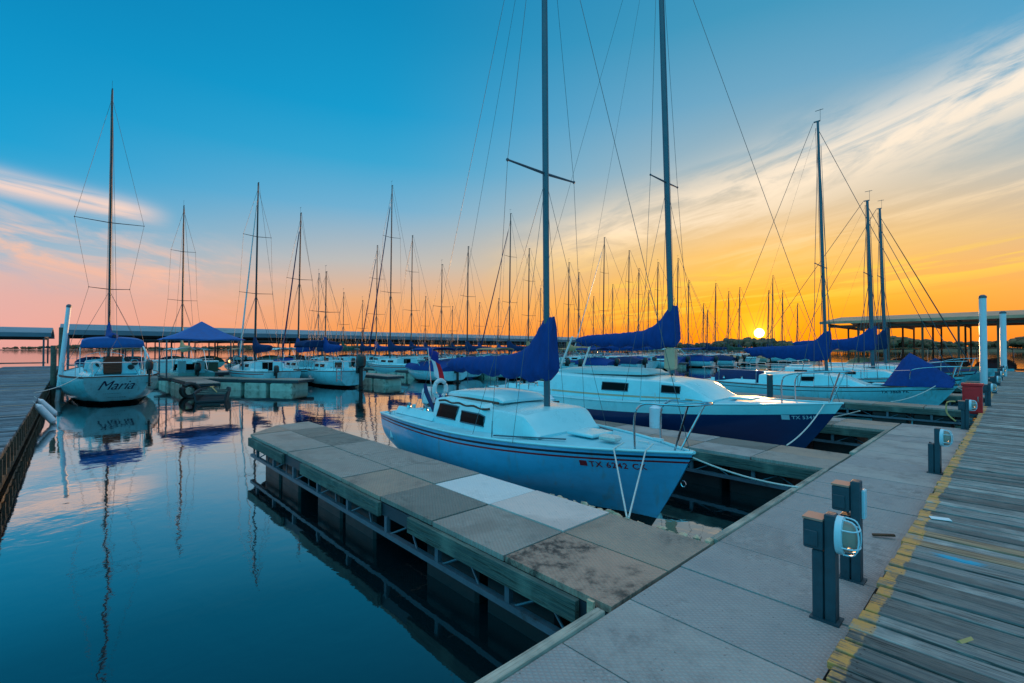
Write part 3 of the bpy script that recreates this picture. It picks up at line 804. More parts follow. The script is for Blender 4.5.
        if furl:
            a = bow.lerp(ft, .05); b_ = bow.lerp(ft, .93); n = 12
            mb = MB(); mb.tube([a.lerp(b_, i/n) for i in range(n+1)], [.02]+[lerp(.065, .03, i/n)*fr for i in range(1, n+1)], 8); mb.build('furled_jib', furl, t)
        st = Vector((.08, 0, H.zs)); tp = mp(zmast+mh)+Vector((-.15, 0, 0))
        mb = MB()
        if backtwo:
            sp_ = Vector((.4, 0, 2.6)); mb.tube([tp, sp_], wr, 4)
            for s in (-1, 1): mb.tube([sp_, Vector((.08, s*.7*H.hb(0), H.zs))], wr, 4)
        else: mb.tube([tp, st], wr, 4)
        mb.build('backstay', 'wire', t)
        mb = MB(); a = mp(zmast+mh*.98)+Vector((-.09, .05, 0)); mb.tube(sag(a, mp(zmast+.3)+Vector((-.09, .09, 0)), 0, 4), wr*.8, 4)
        a = mp(zmast+mh*.9)+Vector((.09, -.05, 0)); mb.tube([a, mp(zmast+.3)+Vector((.16, -.12, 0))], wr*.8, 4); mb.build('halyard', 'wire', t)
    if pulp: pulpit(t, H, z, L*pulpx, ext=px2)
    if pushpit:
        mb = MB(); hb0 = H.hb(0); zt = H.zs+.55
        pts = [(.11*L, -H.hb(.11)+.06, H.sheer(.11)), (.11*L, -H.hb(.11)+.06, zt-.1), (.10*L, -H.hb(.1)+.06, zt), (.03*L, -hb0+.06, zt), (.08, -hb0*.8, zt), (.08, hb0*.8, zt), (.03*L, hb0-.06, zt), (.10*L, H.hb(.1)-.06, zt), (.11*L, H.hb(.11)-.06, zt-.1), (.11*L, H.hb(.11)-.06, H.sheer(.11))]
        mb.tube(smoothpath(pts, 4), .013, 7)
        for s in (-1, 1): mb.tube([(.12, s*hb0*.75, H.zs), (.12, s*hb0*.75, zt)], .012, 7)
        mb.build('stern_rail', 'steel', t)
    if lifel:
        for s in (-1, 1):
            mb = MB(); pts = []
            for q in ((.11, .3, .48, .66, .86) if pushpit else (.3, .48, .66, .86)):
                b0 = Vector((q*L, s*(H.hb(q)-.06), H.sheer(q))); pts.append(b0+Vector((0, 0, .52)))
                if .2 < q < .8: mb.tube([b0, pts[-1]], .011, 6)
            mb.tube(pts, max(.0035, wr*.8), 4); mb.build('lifeline', 'steel', t)
    if ob: outboard(t, -.08, ob[0], H.zs-.05 if len(ob) < 3 else ob[2], ob[1])
    if bimini:
        bx0, bx1, bz0, bm_ = bimini[:4]; bw_ = bimini[4] if len(bimini) > 4 else .40
        mb = MB(); rings = []
        for i in range(7):
            k = i/6; xx = lerp(bx0, bx1, k); rings.append([Vector((xx, B*bw_*cos(pi*j/10), bz0+.40*abs(sin(pi*j/10))**.35+.08*sin(pi*k))) for j in range(11)])
        mb.loft(rings, closed=False, cap0=True, cap1=True); bo = mb.build('bimini', bm_, t, smooth=60); md = bo.modifiers.new('s', 'SOLIDIFY'); md.thickness = .03
        for s in (-1, 1):
            mb = MB()
            for xx in (bx0+.1, bx1-.1): mb.tube([((bx0+bx1)/2, s*B*bw_, H.sheer(.2)), (xx, s*B*bw_, bz0)], .013, 6)
            mb.build('bimini_frame', 'steel', bo)
    if detail or random.random() < .7:
        mb = MB(); xx = lerp(x0, x1, .0)-.02; ww, h, zd = cabp(x0+.01)
        mb.box((xx, 0, zd+h*.45), (.03, ww*.62, h*1.0), ch=.006); mb.build('companionway', 'teak' if detail else 'glass', cabin, smooth=0)
        mb = MB(); mb.box((x0+.42, 0, zd+h*1.1+.025), (.8, ww*.75, .05), ch=.012); mb.build('sliding_hatch', 'gel', cabin)
    if detail:
        for s in (-1, 1):
            for q in (.12, .27):
                mb = MB(); c_ = Vector((lerp(cp[0], cp[1], q*2.6), s*(H.hb(.2)*cp[2]+.09), H.sheer(.2)+.15)); mb.tube([c_, c_+Vector((0, 0, .05)), c_+Vector((0, 0, .10))], [.055, .04, .05], 12); mb.build('winch', 'steel', t)
            mb = MB(); c_ = Vector((.35, s*(H.hb(.05)-.09), H.sheer(.05)+.03)); mb.beam(c_-Vector((.09, 0, -.02)), c_+Vector((.09, 0, .02)), .022, .018); mb.box(c_, (.05, .02, .05)); mb.build('stern_cleat', 'steel', t)
            mb = MB(); mb.beam((mx-.12, s*(H.hb(mx/L)-.09), H.sheer(mx/L)+.03), (mx+.85, s*(H.hb((mx+.85)/L)-.30), H.sheer((mx+.8)/L)+.045), .03, .015); mb.build('genoa_track', 'alu', t)
    fx = x1+.35
    if fx < L*.9: mb = MB(); mb.box((fx, 0, H.sheer(fx/L)+.075), (.46, .46, .05), ch=.015); mb.build('fore_hatch', 'gel', t)
    return t, H, cabin, side

def hull_text(t, H, txt, x, zc, size, mt, side=-1, shear=0, spacing=1.05, name='registration', off=.0):
    vs, fs = text_verts(txt, size, shear, spacing=spacing, offset=off)
    out = []
    for (a, b, _) in vs:
        tt_guess = (x+a)/H.L if side < 0 else (x-a)/H.L
        tt = tt_guess
        zz = zc+b+(H.sheer(tt)-H.sheer(x/H.L))
        for _i in range(6):
            p = H.pt(tt, max(0, min(1, H.s_at(tt, zz))), side); tt += (tt_guess*H.L-p.x)/H.L
        p = H.pt(tt, H.s_at(tt, zz), side); out.append((p.x, p.y+side*.004, p.z))
    mb = MB(); mb.add(out, fs)
    me = bpy.data.meshes.new(name); me.from_pydata(out, [], fs); me.materials.append(M[mt]); o = bpy.data.objects.new(name, me); C.objects.link(o); o.parent = t
    return o
def hull_patch(t, H, x, z, w, h, mt, side=-1, name='sticker'):
    ps = []
    for a, b in ((0, 0), (w, 0), (w, h), (0, h)):
        tt = (x+a)/H.L
        for _i in range(6):
            p = H.pt(tt, H.s_at(tt, z+b), side); tt += (x+a-p.x)/H.L
        p = H.pt(tt, H.s_at(tt, z+b), side); ps.append((p.x, p.y+side*.004, p.z))
    mb = MB(); mb.add(ps, [(0, 1, 2, 3)]); return mb.build(name, mt, t, smooth=0)
def fender(label, loc, r=.11, h=.5, top=.6, tilt=0):
    t = thing('fender', label, 'fender', loc, 0, None, (0, -tilt)); mb = MB()
    rings = [[Vector((cos(2*pi*j/12)*a, sin(2*pi*j/12)*a, zz)) for j in range(12)] for zz, a in ((-h/2-.03, .02), (-h/2, .05), (-h/2+.05, r), (0, r*1.02), (h/2-.05, r), (h/2, .05), (h/2+.04, .025))]
    mb.loft(rings); mb.build('body', 'fender', t)
    mb = MB(); mb.tube([(0, 0, h/2), (0, .01, top)], .007, 5); mb.build('rope', 'rope', t); return t
def line(label, pts, r=.011, mt='rope', group=None):
    mb = MB(); mb.tube(pts, r, 6); o = mb.build('mooring_line', mt); return tag(o, label, 'rope', group)
def W(t, p):
    return Matrix.Translation(t.location) @ t.rotation_euler.to_matrix().to_4x4() @ Vector(p)

# --- the near white sloop (stern out, bow to the walkway)
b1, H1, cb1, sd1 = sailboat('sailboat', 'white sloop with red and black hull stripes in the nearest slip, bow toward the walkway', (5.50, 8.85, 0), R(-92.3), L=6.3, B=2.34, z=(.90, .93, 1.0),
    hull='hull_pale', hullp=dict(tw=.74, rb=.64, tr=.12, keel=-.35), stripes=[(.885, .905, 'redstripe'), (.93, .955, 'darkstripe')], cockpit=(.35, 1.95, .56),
    cab=[(1.9, .80, .40), (2.2, .82, .44), (3.3, .82, .40), (3.34, .80, .35), (3.95, .76, .33), (4.12, .74, .31), (4.42, .68, .04)], mast=(3.92, 9.0), rake=.4, boom=2.75, boomz=1.90, tall=.80, droop=.19,
    wins=[(2.05, 2.62, .22, .74, .12), (2.78, 3.36, .2, .62, .0)], spreaders=[(.40, .72)], ob=(.35, 'motorw', .95), rail='gel', wr=.0042, pushpit=False, lifel=False, pulpx=.905, px2=.20)
# pop-top with teak runners, deck details
mb = MB()
rings = []
for x, ww, h in ((2.0, .55, .03), (2.06, .58, .075), (2.6, .56, .095), (3.3, .50, .09), (3.42, .47, .03)):
    zz = H1.sheer(x/6.3)+.02+curve([(1.9, .40), (2.2, .44), (3.3, .40), (4.1, .34)], x)[0]*1.02
    rings.append([Vector((x, a*ww, zz+b*h)) for a, b in ((1, 0), (.98, .7), (.9, 1.0), (.5, 1.25), (0, 1.4), (-.5, 1.25), (-.9, 1.0), (-.98, .7), (-1, 0))])
mb.loft(rings, closed=False, cap0=True, cap1=True); pt = mb.build('pop_top', 'gel', b1, smooth=40)
for s in (-1, 1):
    mb = MB(); mb.tube([(2.0, s*.60, 1.37), (2.7, s*.60, 1.385), (3.4, s*.54, 1.36)], .022, 6); mb.build('teak_runner', 'teak', pt)
    mb = MB(); pts = [(2.05+.2*k, s*.755, 1.315+(.022 if k % 2 else -.004)-.006*k) for k in range(8)]; mb.tube(smoothpath(pts, 3), .018, 6); mb.build('handrail', 'teak', b1)
mb = MB()
for y in (-.22, 0, .22): mb.tube([(2.06, y, 1.475), (3.3, y*.9, 1.455)], .012, 6)
mb.build('roof_rib', 'gel', pt)
hull_patch(b1, H1, 5.11, H1.sheer(.8)-.225, .085, .07, 'lettering_red')
hull_text(b1, H1, 'TX 6242 CK', 5.22, H1.sheer(5.2/6.3)-.232, .103, 'lettering_red', spacing=1.15, off=.0016)
# helmsman gear at the stern: covered tiller, horseshoe ring, flag
mb = MB(); mb.tube([(1.15, -.30, .98), (.60, -.16, 1.32), (.45, -.10, 1.46)], [.035, .05, .03], 8); mb.build('covered_tiller', 'blue2', b1)
mb = MB(); mb.tube([Vector((.16, .45+cos(a)*.15, 1.32+sin(a)*.19)) for a in [pi*(-.35+1.7*k/14) for k in range(15)]], .05, 8); mb.build('horseshoe_buoy', 'motorw', b1)
mb = MB(); mb.tube([(.1, .30, .9), (.02, .22, 2.22)], .011, 6); fs_ = mb.build('flagstaff', 'steel', b1)
mb = MB(); n = 9
g = []
for i in range(7):
    u = i/6; g.append([Vector((.03+.02*v+.05*u+.02*sin(5*v+3*u), .23+.05*v+.22*u-.02*sin(7*v)+.10*v, 2.20-.60*v-.08*u-.10*v*u)) for v in [k/(n-1) for k in range(n)]])
mb.loft(g, closed=False, cap0=False, cap1=False, mf=lambda i, j: 0 if j < 3 else (1 if i < 3 else 2))
fo = mb.build('flag', ['flag_b', 'flag_w', 'flag_r'], fs_, smooth=80); md = fo.modifiers.new('s', 'SOLIDIFY'); md.thickness = .004
mb = MB(); mb.box((5.25, -.18, 1.05), (.26, .16, .07), ch=.02); mb.build('coiled_rope', 'rope', b1)
for yy in (-.16, .16): mb = MB(); mb.box((5.74, yy, 1.06), (.14, .03, .03)); mb.build('deck_cleat', 'motorw', b1)
mb = MB(); mb.box((-.10, -.05, .45), (.06, .05, 1.1)); mb.box((-.2, -.05, .25), (.22, .04, .8)); mb.build('rudder', 'gel', b1)
bowring = MB(); bowring.tube([Vector((6.17+cos(a)*.03, 0, .62+sin(a)*.035)) for a in [2*pi*k/10 for k in range(10)]], .007, 5, closed=True); bowring.build('bow_eye', 'steel', b1)

# --- navy sloop
b2, H2, cb2, sd2 = sailboat('sailboat', 'navy blue hulled sloop with white cabin and tan stripe in the second slip', (10.15, 10.9, 0), R(-90), L=8.75, B=2.75, z=(1.06, 1.02, 1.22),
    hull='hull_blue', hullp=dict(tw=.66, rb=.95, tr=.3, keel=-.45, mx=.45), stripes=None, cockpit=(.5, 2.3, .5),
    cab=[(2.25, .92, .50), (2.6, .95, .54), (4.4, .95, .50), (5.4, .90, .46), (6.05, .82, .40), (6.7, .70, .04)], mast=(5.46, 11.5), mz=1.66, rake=1.5, boom=2.85, boomz=2.42, tall=.80, droop=.2,
    wins=[(4.15, 4.85, .38, .74, 0), (5.65, 6.05, .42, .78, 0)], spreaders=[(.385, .62)], rail='gel', wr=.005, lifel=False, ob=None, pulpx=.90, px2=.15)
mb = MB()
for s in (-1, 1):
    g = [[H2.pt(i/24, q, s)+Vector((0, s*.006, 0)) for q in (.855, .93, 1.0)] for i in range(25)]
    mb.loft(g, closed=False, cap0=False, cap1=False)
mb.build('white_topstrake', 'gel', b2, smooth=60)
for s in (-1, 1):
    mb = MB(); g = [[sd2(lerp(2.4, 6.5, i/16), q, s) for q in (.12, .2)] for i in range(17)]; mb.loft(g, closed=False, cap0=False, cap1=False); mb.build('tan_band', 'tanstripe', cb2, smooth=60)
rings = []
for x, ww, h in ((2.5, .6, .02), (2.6, .66, .09), (3.6, .66, .13), (4.9, .6, .10), (5.1, .5, .02)):
    zz = H2.sheer(x/8.75)+.02+.52*1.04; rings.append([Vector((x, a*ww, zz+b*h)) for a, b in ((1, 0), (.97, .7), (.85, 1.05), (0, 1.4), (-.85, 1.05), (-.97, .7), (-1, 0))])
mb = MB(); mb.loft(rings, closed=False, cap0=True, cap1=True); mb.build('raised_hatch', 'gel2', cb2, smooth=40)
hull_patch(b2, H2, 7.86, H2.sheer(.87)-.275, .12, .09, 'lettering_white')
hull_text(b2, H2, 'TX 5341 CL', 8.01, H2.sheer(8.01/8.75)-.285, .092, 'lettering_white', spacing=1.05, off=.001)
mb = MB(); mb.tube([Vector((5.25, .28+cos(a)*.1, 1.95+sin(a)*.14)) for a in [2*pi*k/14 for k in range(14)]], .035, 8, closed=True); mb.build('coiled_line', 'motorw', b2)
mb = MB(); mb.box((5.42, 0, 1.97), (.26, .20, .55), ch=.06); mb.build('mast_boot', 'tanstripe', b2)
mb = MB(); mb.tube(smoothpath([(.55, -.75, 1.05), (.62, -.72, 1.5), (.95, -.78, 1.55), (1.6, -.85, 1.52), (1.62, -.85, 1.08)], 5), .015, 7); mb.build('cockpit_rail', 'steel', b2)
# upright ladder-like boarding rack by its stern quarter
mb = MB(); mb.tube([(1.3, .5, 1.1), (2.2, .35, 2.55)], .03, 6); mb.tube([(1.9, .9, 1.1), (2.6, .75, 2.5)], .03, 6); mb.build('boom_crutch', 'motorw', b2)

# --- third sloop
b3, H3, cb3, sd3 = sailboat('sailboat', 'white sloop with a tented blue cover on its foredeck, beyond the empty slip', (20.1, 9.1, 0), R(-90), L=7.85, B=2.6, z=(.9, .86, 1.08),
    hull='hull_white', hullp=dict(tw=.66, rb=.9, tr=.25, keel=-.4), stripes=[(.885, .905, 'darkstripe')], cockpit=(.4, 2.2, .55),
    cab=[(2.3, .80, .34), (3.4, .80, .42), (4.2, .78, .44), (4.8, .70, .34), (5.6, .5, .04)], mast=(4.35, 9.3), mz=1.3, rake=1.2, boom=2.9, boomz=2.15, tall=.72, droop=.38,
    wins=[(3.75, 4.15, .38, .72, 0)], spreaders=[(.42, .75)], rail='teak', wr=.009)
mb = MB(); rings = []
for x, ww, h in ((.35, .5, .25), (.6, .75, .50), (1.4, .8, .52), (2.1, .75, .48), (2.35, .5, .2)):
    rings.append([Vector((x, cos(pi*j/10)*ww+random.uniform(-.02, .02), .86+sin(pi*j/10)*h+random.uniform(-.02, .02))) for j in range(11)])
mb.loft(rings, closed=True); mb.build('cockpit_cover', 'blue2', b3, smooth=60)
def tentcover(t, x0, x1, w, z, h, mt='blue', peak=.3):
    mb = MB(); rings = []
    for i in range(11):
        k = i/10; x = lerp(x0, x1, k); hh = h*(k/peak if k < peak else 1-(k-peak)/(1-peak)*.75); ww = w*(.55+.45*sin(pi*min(1, k*1.2+.1)))
        rings.append([Vector((x+random.uniform(-.03, .03), ww*q*(1+random.uniform(-.06, .06)), z+hh*hz*(1+random.uniform(-.05, .05)))) for q, hz in ((1, 0), (.9, .18), (.62, .45), (.34, .75), (.08, 1.0), (-.08, 1.0), (-.34, .75), (-.62, .45), (-.9, .18), (-1, 0))])
    mb.loft(rings, closed=True); return mb.build('bow_cover', mt, t, smooth=60)
tentcover(b3, 6.0, 7.75, .62, 1.0, 1.12, peak=.38)
hull_text(b3, H3, 'TX 3868 FK', 6.05, H3.sheer(6.05/7.85)-.2, .13, 'lettering_navy', spacing=1.05, off=.001)
sp4 = dict(stripes=[(.86, .905, 'darkstripe')], wr=.011)
b4, H4, cb4, _ = sailboat('sailboat', 'long white sloop with small dark portlights behind the tent-covered sloop', (25.2, 9.8, 0), R(-90), L=8.4, B=2.8, z=(.95, .9, 1.15), hullp=dict(tw=.66, rb=1.0, tr=.3), mast=(5.55, 7.2), mz=1.42, rake=1.0, boom=3.1, boomz=2.45, tall=.75,
    cab=[(2.4, .95, .45), (4.8, .9, .45), (5.8, .7, .33), (6.6, .4, .04)], wins=[(2.8, 3.3, .4, .7), (3.6, 4.2, .4, .7), (4.7, 5.1, .4, .7)], cockpit=(.5, 2.35, .5), **sp4)
b5, H5, cb5, _ = sailboat('sailboat', 'white sloop with a dark blue sheet over its bow beside the tall white piling', (30.1, 9.4, 0), R(-90), L=8.1, B=2.7, z=(.95, .9, 1.2), hull='hull_white2', hullp=dict(tw=.66, rb=1.0, tr=.3), mast=(4.85, 7.9), mz=1.45, rake=1.2, boom=2.4, boomz=2.5, tall=.8,
    cab=[(2.4, .9, .45), (4.8, .86, .45), (5.8, .66, .3), (6.4, .4, .04)], cockpit=(.5, 2.35, .5), cover='blue2', furl='alu_dark', fr=.45, **sp4)
tentcover(b5, 5.9, 7.5, .75, 1.08, .7, 'blue2', .5)
b6x = 0 #, 'small mastless-looking white cruiser with blue cockpit awning, farthest on the near row', (34.7, 8.6, 0), R(-90), L=7, B=2.6, z=(.95, .9, 1.2), hull='hull_cream', hullp=dict(tw=.7, rb=.9, tr=.3), mast=(4.0, 6.0), rake=1.2, boom=2.4, cover='blue', **sp4)
b7x = 0 #, 'white sloop moored just before the brown-roofed covered dock', (39.6, 8.6, 0), R(-90), L=7.4, B=2.6, z=(.95, .9, 1.2), hullp=dict(tw=.7, rb=.9, tr=.3), mast=(4.0, 6.6), rake=1.2, boom=2.4, cover='green', **sp4)

# fenders and lines
fender('white fender on the stern quarter of the near white sloop', (4.60, 8.25, .66), .085, .42, .34)
fender('white fender on the navy sloop amidships', (8.72, 5.05, .80), .12, .5, .50)
fender('white fender toward the stern of the navy sloop', (8.74, 7.95, .80), .11, .42, .40)
bowL = W(b1, (5.6, -.22, 1.05)); 
line('left one of two pale lines tying the near white sloop to the finger dock', [W(b1, (5.55, -.30, 1.05)), W(b1, (5.55, -.50, 1.0)), (3.83, 2.52, .62)], .009)
line('right one of two pale lines tying the near white sloop to the finger dock', [W(b1, (5.86, -.14, 1.06)), W(b1, (5.86, -.30, 1.0)), (3.83, 2.50, .62)], .009)
line('mooring line from the near white sloop bow across to the walkway', sag(W(b1, (6.25, .02, .95)), (6.05, 1.72, .63), .05), .010)
line('mooring line from the navy sloop bow down to its finger dock', sag(W(b2, (8.5, -.15, 1.2)), (8.60, 2.60, .62), .08), .011)
line('mooring line from the third sloop bow to its finger dock', sag(W(b3, (7.4, -.2, 1.1)), (17.9, 2.6, .62), .1), .012)
line('mooring line from the third sloop bow to the boardwalk', sag(W(b3, (7.75, .1, 1.05)), (21.2, .64, .66), .08), .012)
line('mooring line of the small dock cleat beyond the navy sloop', sag((11.2, 2.1, 1.0), (12.2, 3.3, .62), .05), .012)

# --- the big sailboat seen stern-on at the left
bm, Hm, cbm, _ = sailboat('sailboat', 'white sailboat seen stern-on with dark script name on its transom and blue bimini', (1.33, 24.0, 0), R(90), L=10.2, B=3.5, z=(1.12, 1.10, 1.45),
    hull='hull_white', hullp=dict(tw=.56, rb=1.4, tr=.75, keel=-.5, mx=.46), stripes=[(.955, 1.0, 'darkstripe')], cockpit=(.6, 3.0, .55), cab=[(2.9, .95, .62), (4.6, .95, .58), (6.2, .8, .45), (7.6, .5, .05)],
    mast=(5.9, 12.9), mz=1.85, rake=.3, boom=3.8, boomz=2.75, tall=.8, spreaders=[(.25, .75), (.50, 1.28)], bimini=(2.2, 4.0, 2.26, 'roof_blue', .30), wr=.007, backtwo=True, rail='teak', mastm='alu_dark')
mb = MB(); mb.box((2.84, .0, 1.52), (.05, .62, .72), ch=.01); mb.build('cabin_door', 'door', cbm, smooth=0)
mb = MB()
mb.tube(smoothpath([(.5, -1.15, 1.1), (.4, -1.05, 1.75), (.9, -.95, 2.1), (1.2, -.9, 2.3)], 4), .03, 6); mb.tube([(.35, -.9, 1.1), (.35, -.9, 2.2)], .03, 6)
mb.build('stern_davit', 'motorw', bm)
mb = MB(); mb.tube([Vector((.3, .62+cos(a)*.16, 1.5+sin(a)*.2)) for a in [pi*(-.35+1.7*k/14) for k in range(15)]], .05, 8); mb.build('horseshoe_buoy', 'motorw', bm)
for yy, zz in ((-.45, 1.55), (.75, 1.6), (.5, 1.75), (.62, 1.4)):
    mb = MB(); mb.tube([(2.86, -yy, zz), (2.80, -yy, zz)], .12, 10); mb.build('winch', 'black', cbm)
outb = outboard(bm, .12, -1.0, 1.35, 'motor', 1.0)
def transom_text(txt, y0, z0, size, mt, shear, spacing=1., name='boat_name', off=.0):
    vs, fs = text_verts(txt, size, shear, res=4, spacing=spacing, offset=off)
    out = []
    for a, b, _ in vs:
        zz = z0+b; s = Hm.s_at(0, zz); out.append((Hm.pt(0, s, 1).x-.006, y0-a, zz))
    me = bpy.data.meshes.new(name); me.from_pydata(out, [], fs); me.materials.append(M[mt]); o = bpy.data.objects.new(name, me); C.objects.link(o); o.parent = bm
transom_text('Maria', .60, .60, .52, 'lettering_navy', .5, .95)
for k, (a, b) in enumerate(((.40, .05), (.25, -.15))):
    mb = MB(); rr = random.Random(3+k); y = a; z0 = .43-.16*k
    while y > b-.15:
        ww = rr.uniform(.03, .06); xx = Hm.pt(0, Hm.s_at(0, z0), 1).x-.005
        mb.add([(xx, y, z0), (xx, y-ww, z0), (xx-.02, y-ww, z0+.07), (xx-.02, y, z0+.07)], [(0, 1, 2, 3)]); y -= ww+.02
    mb.build('small_lettering', 'lettering_navy', bm, smooth=0)
line('mooring line from the transom-named sailboat to the left boardwalk', sag(W(bm, (.3, 1.1, 1.15)), (-.9, 22.8, .72), .1), .014)
line('dark mooring line crossing the right quarter of the transom-named sailboat', sag(W(bm, (.4, -1.2, 1.15)), (4.3, 26.3, .62), .15), .016, 'black')
#@@FLEET
# ------------------------------------------------------------------ boats of the opposite pier
def vx(px, u):   # place along the pier for a compass bearing measured on the photograph
    k = (px-512)/472; return (.6826*1+.7308*k)*u/(.7308-.6826*k)
def dist(v, u): return .6826*v+.7308*u
covs = ['blue', 'blue2', 'blue', None, 'green', 'blue2', 'blue', 'tan', 'blue2']
hulls = ['hull_white', 'hull_white2', 'hull_white', 'hull_cream', 'hull_white', 'hull_bluebg']
def fleetboat(px, ytop, um, label, bowout=True, L=None, cover='?', furl=None, heel=0, bim=None, ob=None, group=None, hull='?', detail=0, mastm='alu_dark', rake=1.0, sp=1):
    v = vx(px, um); Y = dist(v, um); ztop = 2.2+(349-ytop)*Y/472
    L = L or min(11.5, max(6.4, ztop*.74)); B = L*.33
    mh = ztop-1.5
    mxl = L*.58
    # bowout: bow to +Y (away from us)
    if bowout: loc = (v, um-mxl, 0); rz = R(90)
    else: loc = (v, um+mxl, 0); rz = R(-90)
    wr = max(.007, Y*.00028)
    spr = [(.55, .85)] if L < 9 else [(.38, .95), (.7, .8)]
    if sp == 0: spr = [(.5, .6)]
    b, H, cbn, sd = sailboat('sailboat', label, loc, rz, L=L, B=B, z=(.95, .9, 1.15), hull=(random.choice(hulls) if hull == '?' else hull), hullp=dict(tw=.62, rb=L*.1, tr=.25, keel=-.3),
        mast=(mxl, mh), rake=rake, boom=L*.36, boomz=2.3, tall=.75, cover=(random.choice(covs) if cover == '?' else cover), furl=furl, detail=detail, spreaders=spr, group=group, wr=wr, bimini=bim,
        ob=ob, mastm=mastm, heel=heel, cab=[(.3*L, .29*B, .5), (.56*L, .29*B, .46), (.68*L, .22*B, .33), (.78*L, .14*B, .04)], lifel=True, stripes=[(.86, .91, random.choice(['darkstripe', 'redstripe', 'darkstripe']))] if not detail else None)
    return b, H
fleet = [
 dict(px=182, ytop=205, um=45, label='sailboat with slim bare mast rising behind the blue hipped canopy', cover='tan', hull='hull_white'),
 dict(px=255, ytop=183, um=33.2, label='white sailboat with leaning mast and rolled jib, just right of the blue hipped canopy', furl='motorw', rake=2.2, ob=(.4,'motor'), hull='hull_white'),
 dict(px=298, ytop=213, um=34.2, label='white sailboat with a blue rolled jib, left of the sloop with the big outboard', furl='blue2', rake=2.2, cover='blue', bim=(.6,2.4,2.3,'blue2')),
 dict(px=318, ytop=273, um=44, label='sailboat with short pale mast stub beyond the sloop with the big outboard', mastm='alu', cover='blue2'),
 dict(px=390, ytop=185, um=36.2, label='tall masted white cruiser right of centre-left with rolled jib, broadest boat across the fairway', furl='blue2', cover='blue2', hull='hull_white', L=10),
 dict(px=376, ytop=245, um=45, label='sailboat with thin mast just left of the tallest mast across the fairway', furl='blue2'),
 dict(px=411, ytop=235, um=43, label='sailboat whose mast stands just right of the tallest mast across the fairway'),
 dict(px=441, ytop=264, um=33.2, label='white sailboat with slim mast above the dark blue covered hull across the fairway', cover=None, L=7.5),
 dict(px=467, ytop=246, um=34.2, label='white sailboat behind the boom cover of the near white sloop', cover='blue2'),
 dict(px=479, ytop=302, um=44, label='sailboat with low mast just right of the mast behind the near boom cover', mastm='alu'),
 dict(px=509, ytop=213, um=33.2, label='sailboat with tall dark mast left of the near white sloop mast', cover='blue2', furl='blue2'),
 dict(px=528, ytop=248, um=33.2, label='sailboat whose mast stands immediately left of the near white sloop mast', cover='tan'),
 dict(px=568, ytop=262, um=33.2, label='sailboat with mast just right of the near white sloop mast'),
 dict(px=578, ytop=272, um=37.2, label='sailboat with shorter mast second to the right of the near white sloop mast'),
 dict(px=603, ytop=237, um=32.2, label='sailboat with tallest mast between the two near sloop masts', furl='motorw'),
 dict(px=628, ytop=250, um=32.2, label='sailboat with second tallest mast between the two near sloop masts'),
 dict(px=638, ytop=268, um=34.2, label='sailboat with thin mast midway to the navy sloop mast, right of a taller one'),
 dict(px=657, ytop=262, um=32.2, label='sailboat with mast directly left of the navy sloop mast'),
 dict(px=677, ytop=258, um=32.2, label='sailboat with mast directly right of the navy sloop mast'),
 dict(px=688, ytop=280, um=33.2, label='sailboat with mast second to the right of the navy sloop mast'),
]
for i, (px, yt) in enumerate(((343, 292), (362, 300), (425, 296), (452, 306), (498, 298), (540, 288), (593, 296), (612, 284), (648, 290), (668, 284))):
    fleetboat(px, yt, 46, 'sailboat with a low bare mast in the back row behind the opposite pier', group='low masted sailboats in the back row', L=7.0+(i % 3)*.4, sp=0)
far = [(703,303),(707,310),(715,283),(728,291),(739,287),(768,290),(772,275),(782,290),(797,303)]
for f in fleet: fleetboat(group='sailboats across the fairway', **f)
for i, (px, yt) in enumerate(far):
    fleetboat(px, yt, 29 if i % 2 else 33, 'distant sailboat with bare dark mast in the cluster around the setting sun', group='distant sailboats near the sun', L=7.2+(i % 3)*.5, sp=0)
# the near side sloop with the large outboard, its stern to us
bo, Ho = fleetboat(px=305, ytop=268, um=29.5, label='white sloop with a large dark outboard on its stern, moored bow-in across the fairway', L=7.2, cover='blue', furl=None, hull='hull_white', detail=1)
bo.location = (11.7, 25.6, 0)
outboard(bo, -.15, -.25, 1.15, 'motor', 1.9)
mb = MB(); mb.tube([(-.02, .75, .4), (-.02, .75, 1.3)], .03, 6); mb.tube([(-.02, 1.0, .4), (-.02, 1.0, 1.3)], .03, 6)
for k in range(4): mb.tube([(-.02, .75, .5+.22*k), (-.02, 1.0, .5+.22*k)], .02, 6)
mb.build('boarding_ladder', 'steel', bo)
def mastonly(px, ytop, um, label): pass
